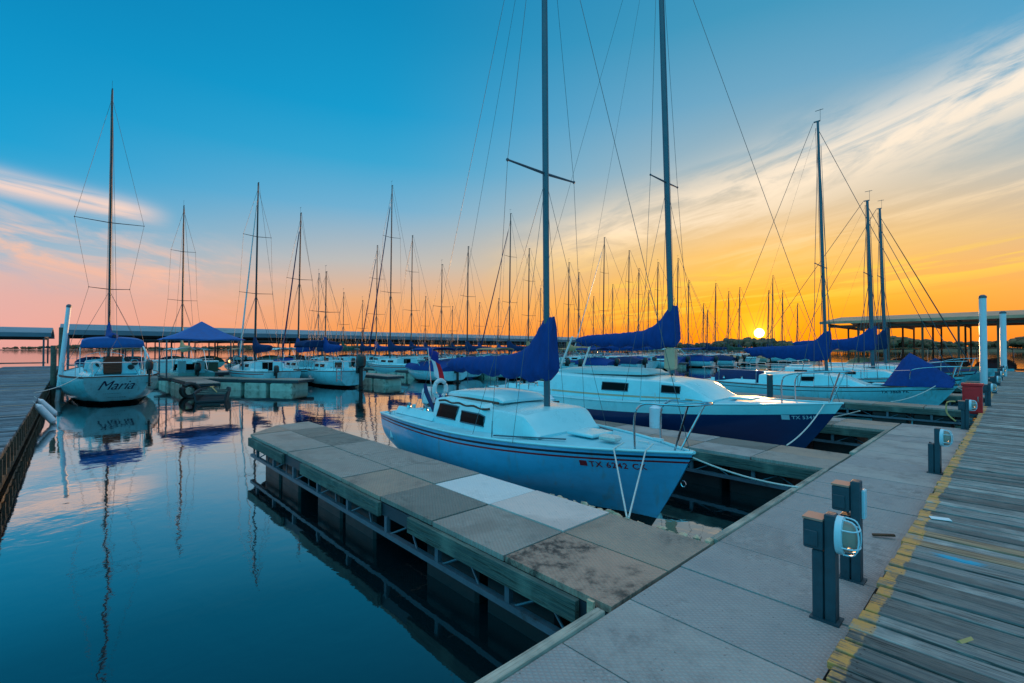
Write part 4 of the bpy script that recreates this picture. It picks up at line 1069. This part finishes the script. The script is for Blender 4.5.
# covered hull and motor boats
def motorboat(label, loc, rz, L=6.5, B=2.4, hull='hull_white', cover=None, top=None, group=None, ob='motor', name='motorboat'):
    t = thing(name, label, 'motorboat', loc, rz, group); H = Hull(L, B, .75, .8, 1.05, tw=.9, rb=1.1, tr=-.0+.1, keel=-.3, pw=2.6); rows = [0, .3, .6, .85, .92, 1]; nt = 12
    rings = [[H.pt(i/nt, s, -1) for s in reversed(rows)]+[H.pt(i/nt, s, 1) for s in rows[1:]] for i in range(nt+1)]
    mb = MB(); mb.loft(rings, closed=False, cap0=True, cap1=False); mb.build('hull', hull, t, smooth=50)
    mb = MB(); g = [[Vector((L*i/12, y*H.hb(i/12)*.99, H.sheer(i/12)-.01-(.35 if 1 <= i <= 6 and abs(y) < .8 else 0))) for y in (-1, -.85, -.75, 0, .75, .85, 1)] for i in range(13)]
    mb.loft(g, closed=False, cap0=False, cap1=False); mb.build('deck', 'gel2', t, smooth=30)
    if cover:
        mb = MB(); rings = []
        for i in range(10):
            k = i/9; x = lerp(.1, L*.9, k); h = .25+.45*sin(pi*min(1, k*1.1+.12)); ww = H.hb(x/L)*1.02
            rings.append([Vector((x, cos(pi*j/10)*ww, H.sheer(x/L)-.05+sin(pi*j/10)*h+random.uniform(-.015, .015))) for j in range(11)])
        mb.loft(rings, closed=True); mb.build('boat_cover', cover, t, smooth=60)
    else:
        mb = MB(); g = [[Vector((L*.55+.5*q-.25*abs(y)**2, y*B*.38, H.sheer(.5)+.42*(1-q))) for q in (0, 1)] for y in (-1, -.6, 0, .6, 1)]
        mb.loft(g, closed=False, cap0=False, cap1=False); o = mb.build('windshield', 'glass', t, smooth=60); o.modifiers.new('s', 'SOLIDIFY').thickness = .02
        for s in (-1, 1): mb = MB(); mb.box((L*.40, s*.5, .8), (.5, .45, .45), ch=.05); mb.box((L*.40-.20, s*.5, 1.2), (.1, .45, .5), ch=.04); mb.build('seat', 'gel2', t)
    if top:
        mb = MB(); g = [[Vector((lerp(L*.2, L*.6, i/5), B*.42*cos(pi*j/8), 2.15+.15*sin(pi*j/8))) for j in range(9)] for i in range(6)]
        mb.loft(g, closed=False, cap0=False, cap1=False); o = mb.build('canopy', top, t, smooth=60); o.modifiers.new('s', 'SOLIDIFY').thickness = .04
        for s in (-1, 1):
            mb = MB()
            for x in (L*.2, L*.6): mb.tube([(x, s*B*.42, 2.15), (L*.4, s*B*.44, .8)], .018, 6)
            mb.build('canopy_frame', 'steel', o)
    if ob: outboard(t, -.1, 0, .85, ob, 1.3)
    return t
motorboat('low white hull under a full dark blue cover across the fairway', (21.6, 27.5, 0), R(90), 7.4, 2.7, 'hull_white2', 'blue2', ob=None)
motorboat('small white motorboat right of the dark blue covered hull', (26.4, 27.8, 0), R(90), 6.4, 2.4, 'hull_white', None, 'tan')
motorboat('white motorboat with tan canopy behind the near sloop mast', (31.2, 26.6, 0), R(90), 6.6, 2.5, 'hull_white2', None, 'tan', ob='motor')
motorboat('white motorboat with blue canopy seen past the navy sloop cabin', (40.4, 27.6, 0), R(90), 6.6, 2.5, 'hull_white', None, 'blue')
motorboat('blue covered runabout moored beyond the navy sloop foredeck', (45.2, 26.5, 0), R(90), 6.6, 2.5, 'hull_white2', 'blue', None)
motorboat('white motorboat with small white canopy at the opposite pier left of the covered slips', (5.6, 34.0, 0), R(90), 5.2, 2.1, 'hull_cream', None, 'gel')
for i in range(15):
    q = random.Random(40+i); motorboat('motorboat in the open water row before the long blue-grey roof', (3.5+i*4.1, q.choice([51.0, 52.0]), 0), R(90 if i % 2 else -90), q.uniform(6, 8), 2.6, q.choice(['hull_white2', 'hull_cream', 'hull_bluebg']), q.choice(['blue2', None, None, 'green']), q.choice(['blue2', 'tan', 'gel', 'green']), group='motorboats before the long roof')
for i in range(16):
    q = random.Random(80+i); motorboat('motorboat behind the opposite pier among the masts', (14+i*5.1, 42.2, 0), R(90), q.uniform(6, 7.4), 2.5, q.choice(hulls), q.choice(['blue2', None, None, 'blue']), q.choice(['blue2', 'tan', 'gel', None]), group='motorboats behind the opposite pier')
motorboat('small white cruiser with blue cockpit cover, farthest but one on the near row', (34.7, 7.6, 0), R(-90), 6.8, 2.5, 'hull_white2', 'blue2', None, ob=None)
motorboat('white runabout moored just before the brown-roofed covered dock', (39.6, 7.6, 0), R(-90), 6.8, 2.5, 'hull_white', 'green', None, ob=None)
for i, (px, u, cv) in enumerate(((430, 28, 'blue'), (495, 27.5, 'blue2'), (552, 28, None), (588, 27.5, 'blue'), (617, 27.8, 'blue2'), (645, 28.2, None), (690, 27.5, 'blue'), (712, 27, 'blue2'))):
    lab = ['right of the broad white cruiser', 'behind the near boom cover', 'right behind the near sloop mast', 'above the navy sloop stern', 'above the navy sloop cabin', 'left of the navy sloop mast', 'right of the navy sloop mast', 'above the navy sloop bow'][i]
    motorboat('open motorboat across the fairway, '+lab, (vx(px, u), u-3, 0), R(90), 6.2, 2.3, 'hull_white', cv, None if i % 3 else 'blue', group='open motorboats across the fairway')
rr = random.Random(11)
for i in range(26):
    v = 48+i*2.4+rr.uniform(-.4, .4); u = rr.choice([26.5, 27.5, 37.5])
    motorboat('distant motorboat in the crowded slips below the setting sun', (v, u, 0), R(90)+rr.uniform(-.05, .05), rr.uniform(6, 7.6), 2.5, rr.choice(hulls), rr.choice(['blue', 'blue2', None, 'tan', None]), rr.choice([None, 'tan', 'blue', 'gel']), group='distant motorboats')

# small dark jon boat and clutter right of the stern-on sailboat
def jonboat(label, loc, rz):
    t = thing('jon_boat', label, 'boat', loc, rz); mb = MB(); rings = []
    for x, w_, zb in ((0, .55, .02), (.05, .58, -.02), (1.6, .62, -.05), (2.7, .55, .05), (3.2, .42, .25)):
        rings.append([Vector((x, s*w_, z)) for s, z in ((-1.06, .42), (-.9, zb), (.9, zb), (1.06, .42), (.98, .40), (.84, zb+.06), (-.84, zb+.06), (-.98, .40))])
    mb.loft(rings, closed=True); mb.build('hull', 'under', t, smooth=30)
    for x in (.5, 1.5, 2.4): mb = MB(); mb.box((x, 0, .33), (.28, 1.02, .05)); mb.build('bench', 'side', t, smooth=0)
    mb = MB(); mb.tube([(.3, -.2, .4), (2.6, .15, .45)], .02, 6); mb.box((2.75, .16, .46), (.4, .14, .02)); mb.build('oar', 'chip', t)
    return t
jonboat('dark flat-bottomed skiff at the dock right of the stern-on sailboat', (4.2, 22.6, 0), R(75))
mb = MB()
for k in range(5): mb.tube([Vector((3.95+cos(a)*.30, 25.3+.12*k, .32+sin(a)*.30)) for a in [2*pi*j/16 for j in range(16)]], .09, 8, closed=True)
tag(mb.build('tyre_fenders', 'black'), 'row of black tyres on the end of the low dock beside the skiff', 'tyres')

# ------------------------------------------------------------------ canopy on the pier
def hipcanopy(label, cx, cy, w_, d_, ze, zp, z0=DZ):
    t = thing('canopy_tent', label, 'canopy', (cx, cy, z0)); mb = MB(); a, b = w_/2, d_/2; n = 10
    rings = []
    for k in range(n+1):
        q = k/n; sagz = lerp(ze, zp, q)-.10*sin(pi*q); f = 1-q*.985
        ring = []
        for (x0, y0), (x1, y1) in zip([(-a, -b), (a, -b), (a, b), (-a, b)], [(a, -b), (a, b), (-a, b), (-a, -b)]):
            for j in range(6): ring.append(Vector((lerp(x0, x1, j/6)*f, lerp(y0, y1, j/6)*f, sagz-z0+(.03*sin(pi*j/6*3) if k < 4 else 0))))
        rings.append(ring)
    mb.loft(rings, cap0=False); r = mb.build('roof', 'roof_blue', t, smooth=35); md = r.modifiers.new('s', 'SOLIDIFY'); md.thickness = .03
    for sx in (-1, 1):
        for sy in (-1, 1): mb = MB(); mb.tube([(sx*(a-.12), sy*(b-.12), 0), (sx*(a-.12), sy*(b-.12), ze-z0+.02)], .04, 8); mb.build('leg', 'alu', t)
    return t
hipcanopy('bright blue hipped canopy on thin legs over the pier behind the stern-on sailboat', 5.75, 33.6, 4.0, 3.2, 2.75, 3.85)
def dockbox(label, loc, s, mt, rz=0, group=None):
    t = thing('dock_box', label, 'dock box', loc, rz, group); mb = MB(); mb.box((0, 0, s[2]*.4), (s[0], s[1], s[2]*.8), ch=.02); mb.build('box', mt, t, smooth=0)
    mb = MB(); mb.box((0, 0, s[2]*.9), (s[0]*1.06, s[1]*1.08, s[2]*.16), ch=.03); mb.build('lid', 'gel', t, smooth=0); return t
dockbox('white dock box under the blue hipped canopy, left one', (4.4, 38.9, DZ), (1.6, .8, .9), 'gel')
dockbox('green dock box under the blue hipped canopy, right one', (6.9, 38.9, DZ), (1.4, .8, .8), 'green')
for k in range(7): dockbox('white dock box along the pale opposite pier', (14.5+4.7*k, 38.6, DZ), (1.2, .6, .65), 'gel2', 0, 'dock boxes on the opposite pier')
t = thing('pier_lamp', 'small lit orange lamp on a short post on the opposite pier', 'lamp', (8.3, 38.5, DZ)); mb = MB(); mb.box((0, 0, .35), (.12, .12, .7)); mb.build('post', 'post', t, smooth=0)
mb = MB(); mb.sphere((0, -.12, .72), .10, 10, 8); mb.build('lamp', 'lamp_on', t)
#@@SHEDS
# ------------------------------------------------------------------ covered docks
def shed(label, x0, x1, y0, y1, ze, zt, nx, mroof='roof', mf='fascia', axis='x', mpost='alu', fz=.45, group=None):
    t = thing('covered_dock', label, 'covered dock', (x0, y0, 0), 0, group); A, B_ = x1-x0, y1-y0
    mb = MB(); rd = zt-ze
    if axis == 'x':
        ring = lambda x: [Vector((x, -.6, ze)), Vector((x, B_/2, zt)), Vector((x, B_+.6, ze)), Vector((x, B_+.6, ze-.06)), Vector((x, B_/2, zt-.08)), Vector((x, -.6, ze-.06))]
        mb.loft([ring(-.6), ring(A+.6)]); mb.build('roof', mroof, t, smooth=0)
        mb = MB(); mb.box((A/2, -.62, ze-fz/2+.02), (A+1.2, .05, fz)); mb.box((A/2, B_+.62, ze-fz/2+.02), (A+1.2, .05, fz)); mb.build('fascia', mf, t, smooth=0)
        mb = MB(); mb.box((A/2, -.1, ze-.45), (A, .12, .28)); mb.box((A/2, B_+.1, ze-.45), (A, .12, .28))
        for k in range(nx+1): mb.beam((A*k/nx, -.3, ze-.30), (A*k/nx, B_+.3, ze-.30), .1, .3); mb.beam((A*k/nx, 0, ze-.62), (A*k/nx, B_, ze-.62), .08, .08)
        mb.build('beams', 'under', t, smooth=0)
        for k in range(nx+1):
            for y in (0, B_): mb = MB(); mb.box((A*k/nx, y, (ze-.5)/2+.2), (.16, .16, ze-.7)); mb.build('post', mpost, t, smooth=0)
        mb = MB(); mb.box((A/2, B_/2, DZ-.06), (A, 1.6, .12)); mb.build('deck', 'g_walk2', t, smooth=0)
    else:
        ring = lambda y: [Vector((-.6, y, ze)), Vector((A/2, y, zt)), Vector((A+.6, y, ze)), Vector((A+.6, y, ze-.06)), Vector((A/2, y, zt-.08)), Vector((-.6, y, ze-.06))]
        mb.loft([ring(-.6), ring(B_+.6)]); mb.build('roof', mroof, t, smooth=0)
        mb = MB(); mb.box((-.62, B_/2, ze-fz/2+.02), (.05, B_+1.2, fz)); mb.box((A+.62, B_/2, ze-fz/2+.02), (.05, B_+1.2, fz)); mb.build('fascia', mf, t, smooth=0)
        mb = MB()
        for k in range(nx+1): mb.beam((-.3, B_*k/nx, ze-.30), (A+.3, B_*k/nx, ze-.30), .1, .26)
        mb.box((-.1, B_/2, ze-.42), (.12, B_, .2)); mb.build('beams', 'rust', t, smooth=0)
        for k in range(nx+1):
            for x in (0, A/2, A): mb = MB(); mb.box((x, B_*k/nx, (ze-.5)/2+.2), (.13, .13, ze-.7)); mb.build('post', mpost, t, smooth=0)
        mb = MB(); mb.box((A/2, B_/2, DZ-.06), (1.6, B_, .12)); mb.build('deck', 'g_walk2', t, smooth=0)
    return t
shed('long blue-grey covered dock stretching across the water behind the opposite pier', -.2, 112, 60, 72, 3.95, 4.75, 24)
shed('second covered dock seen under and behind the long blue-grey roof', 6, 150, 92, 104, 3.9, 4.5, 40, 'roof', 'under', 'x', 'under')
shed('short blue-grey covered dock at the far left edge beyond the left boardwalk', -42, -2.2, 73, 86, 3.95, 4.75, 9)
shed('brown-roofed covered dock at the far end of the boardwalk on the right', 48.5, 62, -34, 11.2, 4.55, 5.3, 22, 'roof_r', 'roof_r', 'y', 'rust', .22)
# boats sheltering under the long roof
rr = random.Random(5)
for i in range(30):
    motorboat('covered motorboat berthed in the shade under the long blue-grey roof', (1.6+i*3.3, 61.0, 0), R(90)+rr.uniform(-.05, .05), rr.uniform(6.5, 8), 2.6, rr.choice(['hull_bluebg', 'hull_cream', 'hull_white2']), rr.choice(['blue2', 'green', 'maroon', None]), rr.choice([None, 'blue2', 'green', 'under']), group='motorboats under the long roof')
for i in range(16):
    motorboat('motorboat berthed under the brown roof at the right', (50.2 if i < 8 else 56, -10+(i % 8)*2.8, 0), R(0), 6.5, 2.3, rr.choice(['hull_white2', 'hull_cream']), rr.choice(['blue2', 'maroon', 'tan']), rr.choice([None, 'under', 'tan']), group='motorboats under the brown roof', ob=None)

# low building and hut at the far end
t = thing('boathouse', 'low boathouse with grey sloping roof at the far right end of the boardwalk', 'building', (66, -30, 0)); mb = MB()
mb.box((4, 14, 1.5), (8, 27, 2.0)); mb.build('wall', 'brown', t, smooth=0)
mb = MB(); mb.loft([[Vector((-1.5, y, 2.4)), Vector((4, y, 4.6)), Vector((9.5, y, 2.4)), Vector((9.5, y, 2.3)), Vector((4, y, 4.48)), Vector((-1.5, y, 2.3))] for y in (-.6, 29)]); mb.build('roof', 'roof', t, smooth=0)
t = thing('hut', 'small brown timber hut at the end of the boardwalk', 'hut', (44.6, -1.35, .7)); mb = MB(); mb.box((0, 0, .75), (1.3, 1.4, 1.5)); mb.build('wall', 'brown', t, smooth=0)
mb = MB(); mb.box((0, 0, 1.54), (1.5, 1.6, .08)); mb.build('roof', 'roof_r', t, smooth=0); mb = MB(); mb.box((-.66, 0, .6), (.03, .6, 1.15)); mb.build('door', 'rust', t, smooth=0)

# ------------------------------------------------------------------ land and far woods
def shore(name, az0, az1, r0, r1, h, seed):
    rr = random.Random(seed); mb = MB(); n = 60; rings = []
    for i in range(n+1):
        a = HEAD-R(lerp(az0, az1, i/n)); hh = h*(.6+.4*sin(i*.31+seed)+.15*rr.random())
        rings.append([Vector((cos(a)*r, sin(a)*r, z)) for r, z in ((r0, -.5), (r0+4, .8), (r0+40, hh*.7+.5), ((r0+r1)/2, hh+.6), (r1, -.5))])
    mb.loft(rings, closed=False, cap0=False, cap1=False)
    return tag(mb.build(name, mat('shore_ground_%d' % seed, (86,84,62), .95, var=.3, vs=.02), smooth=60), kind='structure')
shore('terrain', -60, 8, 1250, 1500, 2.0, 1); shore('terrain', 4, 62, 560, 800, 4.0, 2)
def woods(label, az0, az1, r0, r1, n, h0, h1, seed, zb):
    rr = random.Random(seed); mb = MB()
    for i in range(n):
        a = HEAD-R(rr.uniform(az0, az1)); r = rr.uniform(r0, r1); h = rr.uniform(h0, h1)*(1.0+.35*sin(a*31+seed)); c = Vector((cos(a)*r, sin(a)*r, zb))
        for q in range(4):
            k = h*rr.uniform(.28, .42); p = c+Vector((rr.uniform(-.4, .4)*h, rr.uniform(-.4, .4)*h, h*rr.uniform(.35, .8)))
            mb.sphere(p, (k*rr.uniform(.8, 1.2), k, k*rr.uniform(.6, .95)), 7, 5, jit=.22)
        mb.tube([c-Vector((0, 0, 1)), c+Vector((0, 0, h*.5))], h*.035, 5)
    return tag(mb.build('far_woods', mat('foliage_%d' % seed, (110,86,62), .95, var=.4, vs=.15), smooth=0), label, 'woods', kind='stuff')  # brown tint of the haze near the sun is put into the foliage colour
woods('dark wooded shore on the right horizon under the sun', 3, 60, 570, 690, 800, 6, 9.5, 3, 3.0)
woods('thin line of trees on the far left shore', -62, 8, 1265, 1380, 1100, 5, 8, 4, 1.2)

# ------------------------------------------------------------------ dock pedestals, pilings, cabinet
def pedestal(label, x, y, h=.62, lamp=True, rz=0, box=True, group='dock power pedestals', z=DZ):
    t = thing('power_pedestal', label, 'pedestal', (x, y, z), rz, group)
    mb = MB(); mb.box((0, -.028, h/2), (.085, .055, h), ch=.006); mb.box((.0, .034, h*.33), (.095, .055, h*.64), ch=.006); mb.box((0, .005, h*.33), (.05, .03, h*.6)); mb.box((0, 0, .006), (.12, .15, .012)); mb.build('post', 'post', t, smooth=0)
    mb = MB(); mb.tube(smoothpath([(.052, .02, .02), (.054, .02, h*.5), (.066, .045, h-.22), (.04, .06, h-.2)], 4), .010, 6); mb.build('conduit', 'black', t)
    if box:
        mb = MB(); mb.box((0, .052, h-.13), (.13, .10, .17), ch=.006); bx = mb.build('outlet_box', 'post', t, smooth=0)
        mb = MB(); mb.box((0, .054, h-.038), (.135, .104, .012)); mb.build('lid', 'sun_cap', bx, smooth=0)
        mb = MB(); mb.box((-.068, .06, h-.15), (.012, .07, .09), ch=.003); mb.build('socket_flap', 'post', bx, smooth=0)
    if lamp == 'slim':
        mb = MB(); mb.box((.03, -.066, h-.16), (.07, .02, .2), ch=.006); mb.build('lamp_housing', 'lampw', t, smooth=0)
    elif lamp:
        def cap(yy, a, b, n=20): return [Vector((cos(2*pi*k/n)*a*.8, yy*.78, h-.115+sin(2*pi*k/n)*b*.84*(1.0 if abs(sin(2*pi*k/n)) < .8 else .97))) for k in range(n)]
        mb = MB(); mb.loft([cap(-.07, .085, .128), cap(-.075, .092, .136), cap(-.115, .092, .136), cap(-.12, .082, .124)]); lh = mb.build('lamp_housing', 'lampw', t, smooth=40)
        mb = MB(); mb.loft([cap(-.118, .070, .112), cap(-.16, .066, .106), cap(-.19, .050, .085), cap(-.205, .02, .04)]); mb.build('globe', 'globe', lh, smooth=60)
        mb = MB()
        for xx in (-.03, .03): mb.tube(smoothpath([(xx, -.092, h-.115-.10), (xx, -.148, h-.115-.085), (xx, -.167, h-.115), (xx, -.148, h-.115+.085), (xx, -.092, h-.115+.10)], 4), .0045, 6)
        for zz in (-.05, .05): mb.tube(smoothpath([(-.068, -.092, h-.115+zz), (-.056, -.148, h-.115+zz), (0, -.168, h-.115+zz), (.056, -.148, h-.115+zz), (.068, -.092, h-.115+zz)], 4), .0045, 6)
        mb.build('lamp_guard', 'lampw', lh)
    return t
pedestal('nearest power pedestal with caged lamp and orange-topped outlet box', 3.29, .79, .63)
pedestal('power pedestal just behind the nearest one, its lamp mostly hidden', 3.98, .80, .69, lamp='slim')
pedestal('third power pedestal along the boardwalk, lamp facing the planks', 8.16, .74, .58, rz=R(-6), box=False)
pedestal('fourth power pedestal with a coiled hose, in front of the red cabinet', 13.0, .72, .60)
mb = MB(); mb.tube(smoothpath([(12.95, .86, 1.15), (12.9, .98, 1.12), (12.93, .98, .9), (12.98, .86, .75)], 5), .014, 6); tag(mb.build('hose', 'chip'), 'short tan hose hanging on the fourth power pedestal', 'hose')
for k, x in enumerate((17.6, 22.7, 27.7, 32.4, 36.9)): pedestal(['fifth', 'sixth', 'seventh', 'eighth', 'ninth'][k]+' power pedestal along the boardwalk edge', x, .54, .6, z=.70)
t = thing('fire_cabinet', 'red fire extinguisher cabinet standing at the boardwalk edge', 'cabinet', (15.7, .74, .62)); mb = MB(); mb.box((0, 0, .38), (.30, .34, .66), ch=.015); mb.build('box', 'red', t, smooth=0)
mb = MB(); mb.box((-.16, 0, .38), (.02, .28, .56), ch=.004); dr = mb.build('door', 'red', t, smooth=0); mb = MB(); mb.box((-.185, -.10, .40), (.03, .02, .12)); mb.build('handle', 'steel', dr, smooth=0)
mb = MB(); mb.box((0, 0, .025), (.34, .38, .05)); mb.build('plinth', 'post', t, smooth=0)
mb = MB(); mb.box((0, 0, .735), (.34, .38, .05)); mb.build('lid', 'red', t, smooth=0)
def piling(label, x, y, ztop, r=.15, mt='pole', lean=(0, 0), cap=True, group=None):
    t = thing('piling', label, 'piling', (x, y, 0), 0, group, lean); mb = MB(); mb.tube([(0, 0, -1.5), (0, 0, ztop)], r, 14); mb.build('shaft', mt, t)
    if cap: mb = MB(); mb.tube([(0, 0, ztop-.02), (0, 0, ztop+.06), (0, 0, ztop+.12)], [r*1.12, r*1.1, r*.5], 14); mb.build('cap', 'alu', t)
    mb = MB(); mb.box((0, 0, DZ-.06), (r*3.0, r*3.0, .09)); mb.build('bracket', 'channel', t, smooth=0)
    return t
piling('tall white sleeved piling, nearer of the two at the boardwalk', 27.3, .95, 4.3, .115)
piling('tall white sleeved piling, farther of the two at the boardwalk', 37.2, .52, 4.15, .13)
piling('leaning white pole with dark cap beside the stern-on sailboat', -.40, 27.6, 4.0, .085, 'pole', (R(0), R(4.5)), True)
piling('dark timber piling at the edge of the left boardwalk', -.55, 28.6, 2.35, .10, 'oldwood', cap=False)
piling('slim dark piling beyond the leaning white pole', -.35, 33.5, 3.3, .12, 'oldwood', cap=False)
piling('grey piling with dark cap rising behind the finger docks in the fairway centre', 19.4, 26.2, 1.7, .12, 'post')
piling('dark piling at the head of the empty slip', 16.9, 5.6, 1.35, .09, 'post', cap=False)
# left boardwalk items
fender('long white fender lying over the left boardwalk edge, farther one', (-.52, 20.4, .40), .09, .62, .46, R(38))
fender('long white fender lying over the left boardwalk edge, nearer one', (-.50, 18.6, .38), .09, .62, .46, R(34))
t = thing('bin', 'tall blue plastic bin on the left boardwalk', 'bin', (-3.55, 40.5, .7)); mb = MB(); mb.tube([(0, 0, 0), (0, 0, .1), (0, 0, 1.3), (0, 0, 1.4)], [.42, .45, .50, .50], 16); mb.build('body', 'barrel', t); mb = MB(); mb.tube([(0, 0, 1.4), (0, 0, 1.5)], [.53, .50], 16); mb.build('rim', 'barrel', t)
t = thing('kiosk', 'small roofed dockside kiosk at the far left edge', 'kiosk', (-4.6, 44.5, .7)); 
for sx in (-.8, .8):
    for sy in (-.8, .8): mb = MB(); mb.box((sx, sy, 1.1), (.1, .1, 2.2)); mb.build('post', 'oldwood', t, smooth=0)
mb = MB(); mb.box((0, 0, 2.25), (2.2, 2.2, .12)); mb.build('roof', 'under', t, smooth=0); mb = MB(); mb.box((0, 0, .5), (1.5, 1.5, 1.0)); mb.build('counter', 'brown', t, smooth=0)

# litter and scraps
mb = MB(); mb.box((5.6, .48, .709), (.075, .14, .006), R(20), ch=.001); tag(mb.build('paper_scrap', 'paper', smooth=0), 'small white scrap of paper on the boardwalk planks', 'litter')
mb = MB(); mb.loft([[Vector((3.36+a*.9, .20-a*.4+b, .705+q)) for b, q in ((-.012, 0), (.0, .014), (.012, 0))] for a in (-.05, -.02, .02, .05)]); tag(mb.build('wood_chip', 'chip', smooth=0), 'pale curved wood chip on the near planks', 'litter')
mb = MB(); mb.beam((5.0, .86, DZ+.02), (5.07, .72, DZ+.035), .03, .015); tag(mb.build('wood_splinter', 'brown', smooth=0), 'dark splintered stick poking out at the yellow edge', 'litter')
rr = random.Random(2); mb = MB()
for k in range(16):
    y = 1.9+k*.11; mb.sphere((3.91+rr.uniform(-.01, .03), y, .57+rr.uniform(-.03, .0)), (rr.uniform(.015, .035), rr.uniform(.03, .07), rr.uniform(.015, .04)), 6, 5, jit=.35)
tag(mb.build('torn_edging', 'junk', smooth=0), 'ragged pale strip of torn edging along the finger dock side', 'edging')
mb = MB(); mb.box((3.90, 1.77, .585), (.07, .05, .07), ch=.01); mb.box((2.42, 1.86, .55), (.02, .05, .12)); tag(mb.build('bumper_block', 'junk', smooth=0), 'small pale block at the inner corner of the nearest finger dock', 'block')
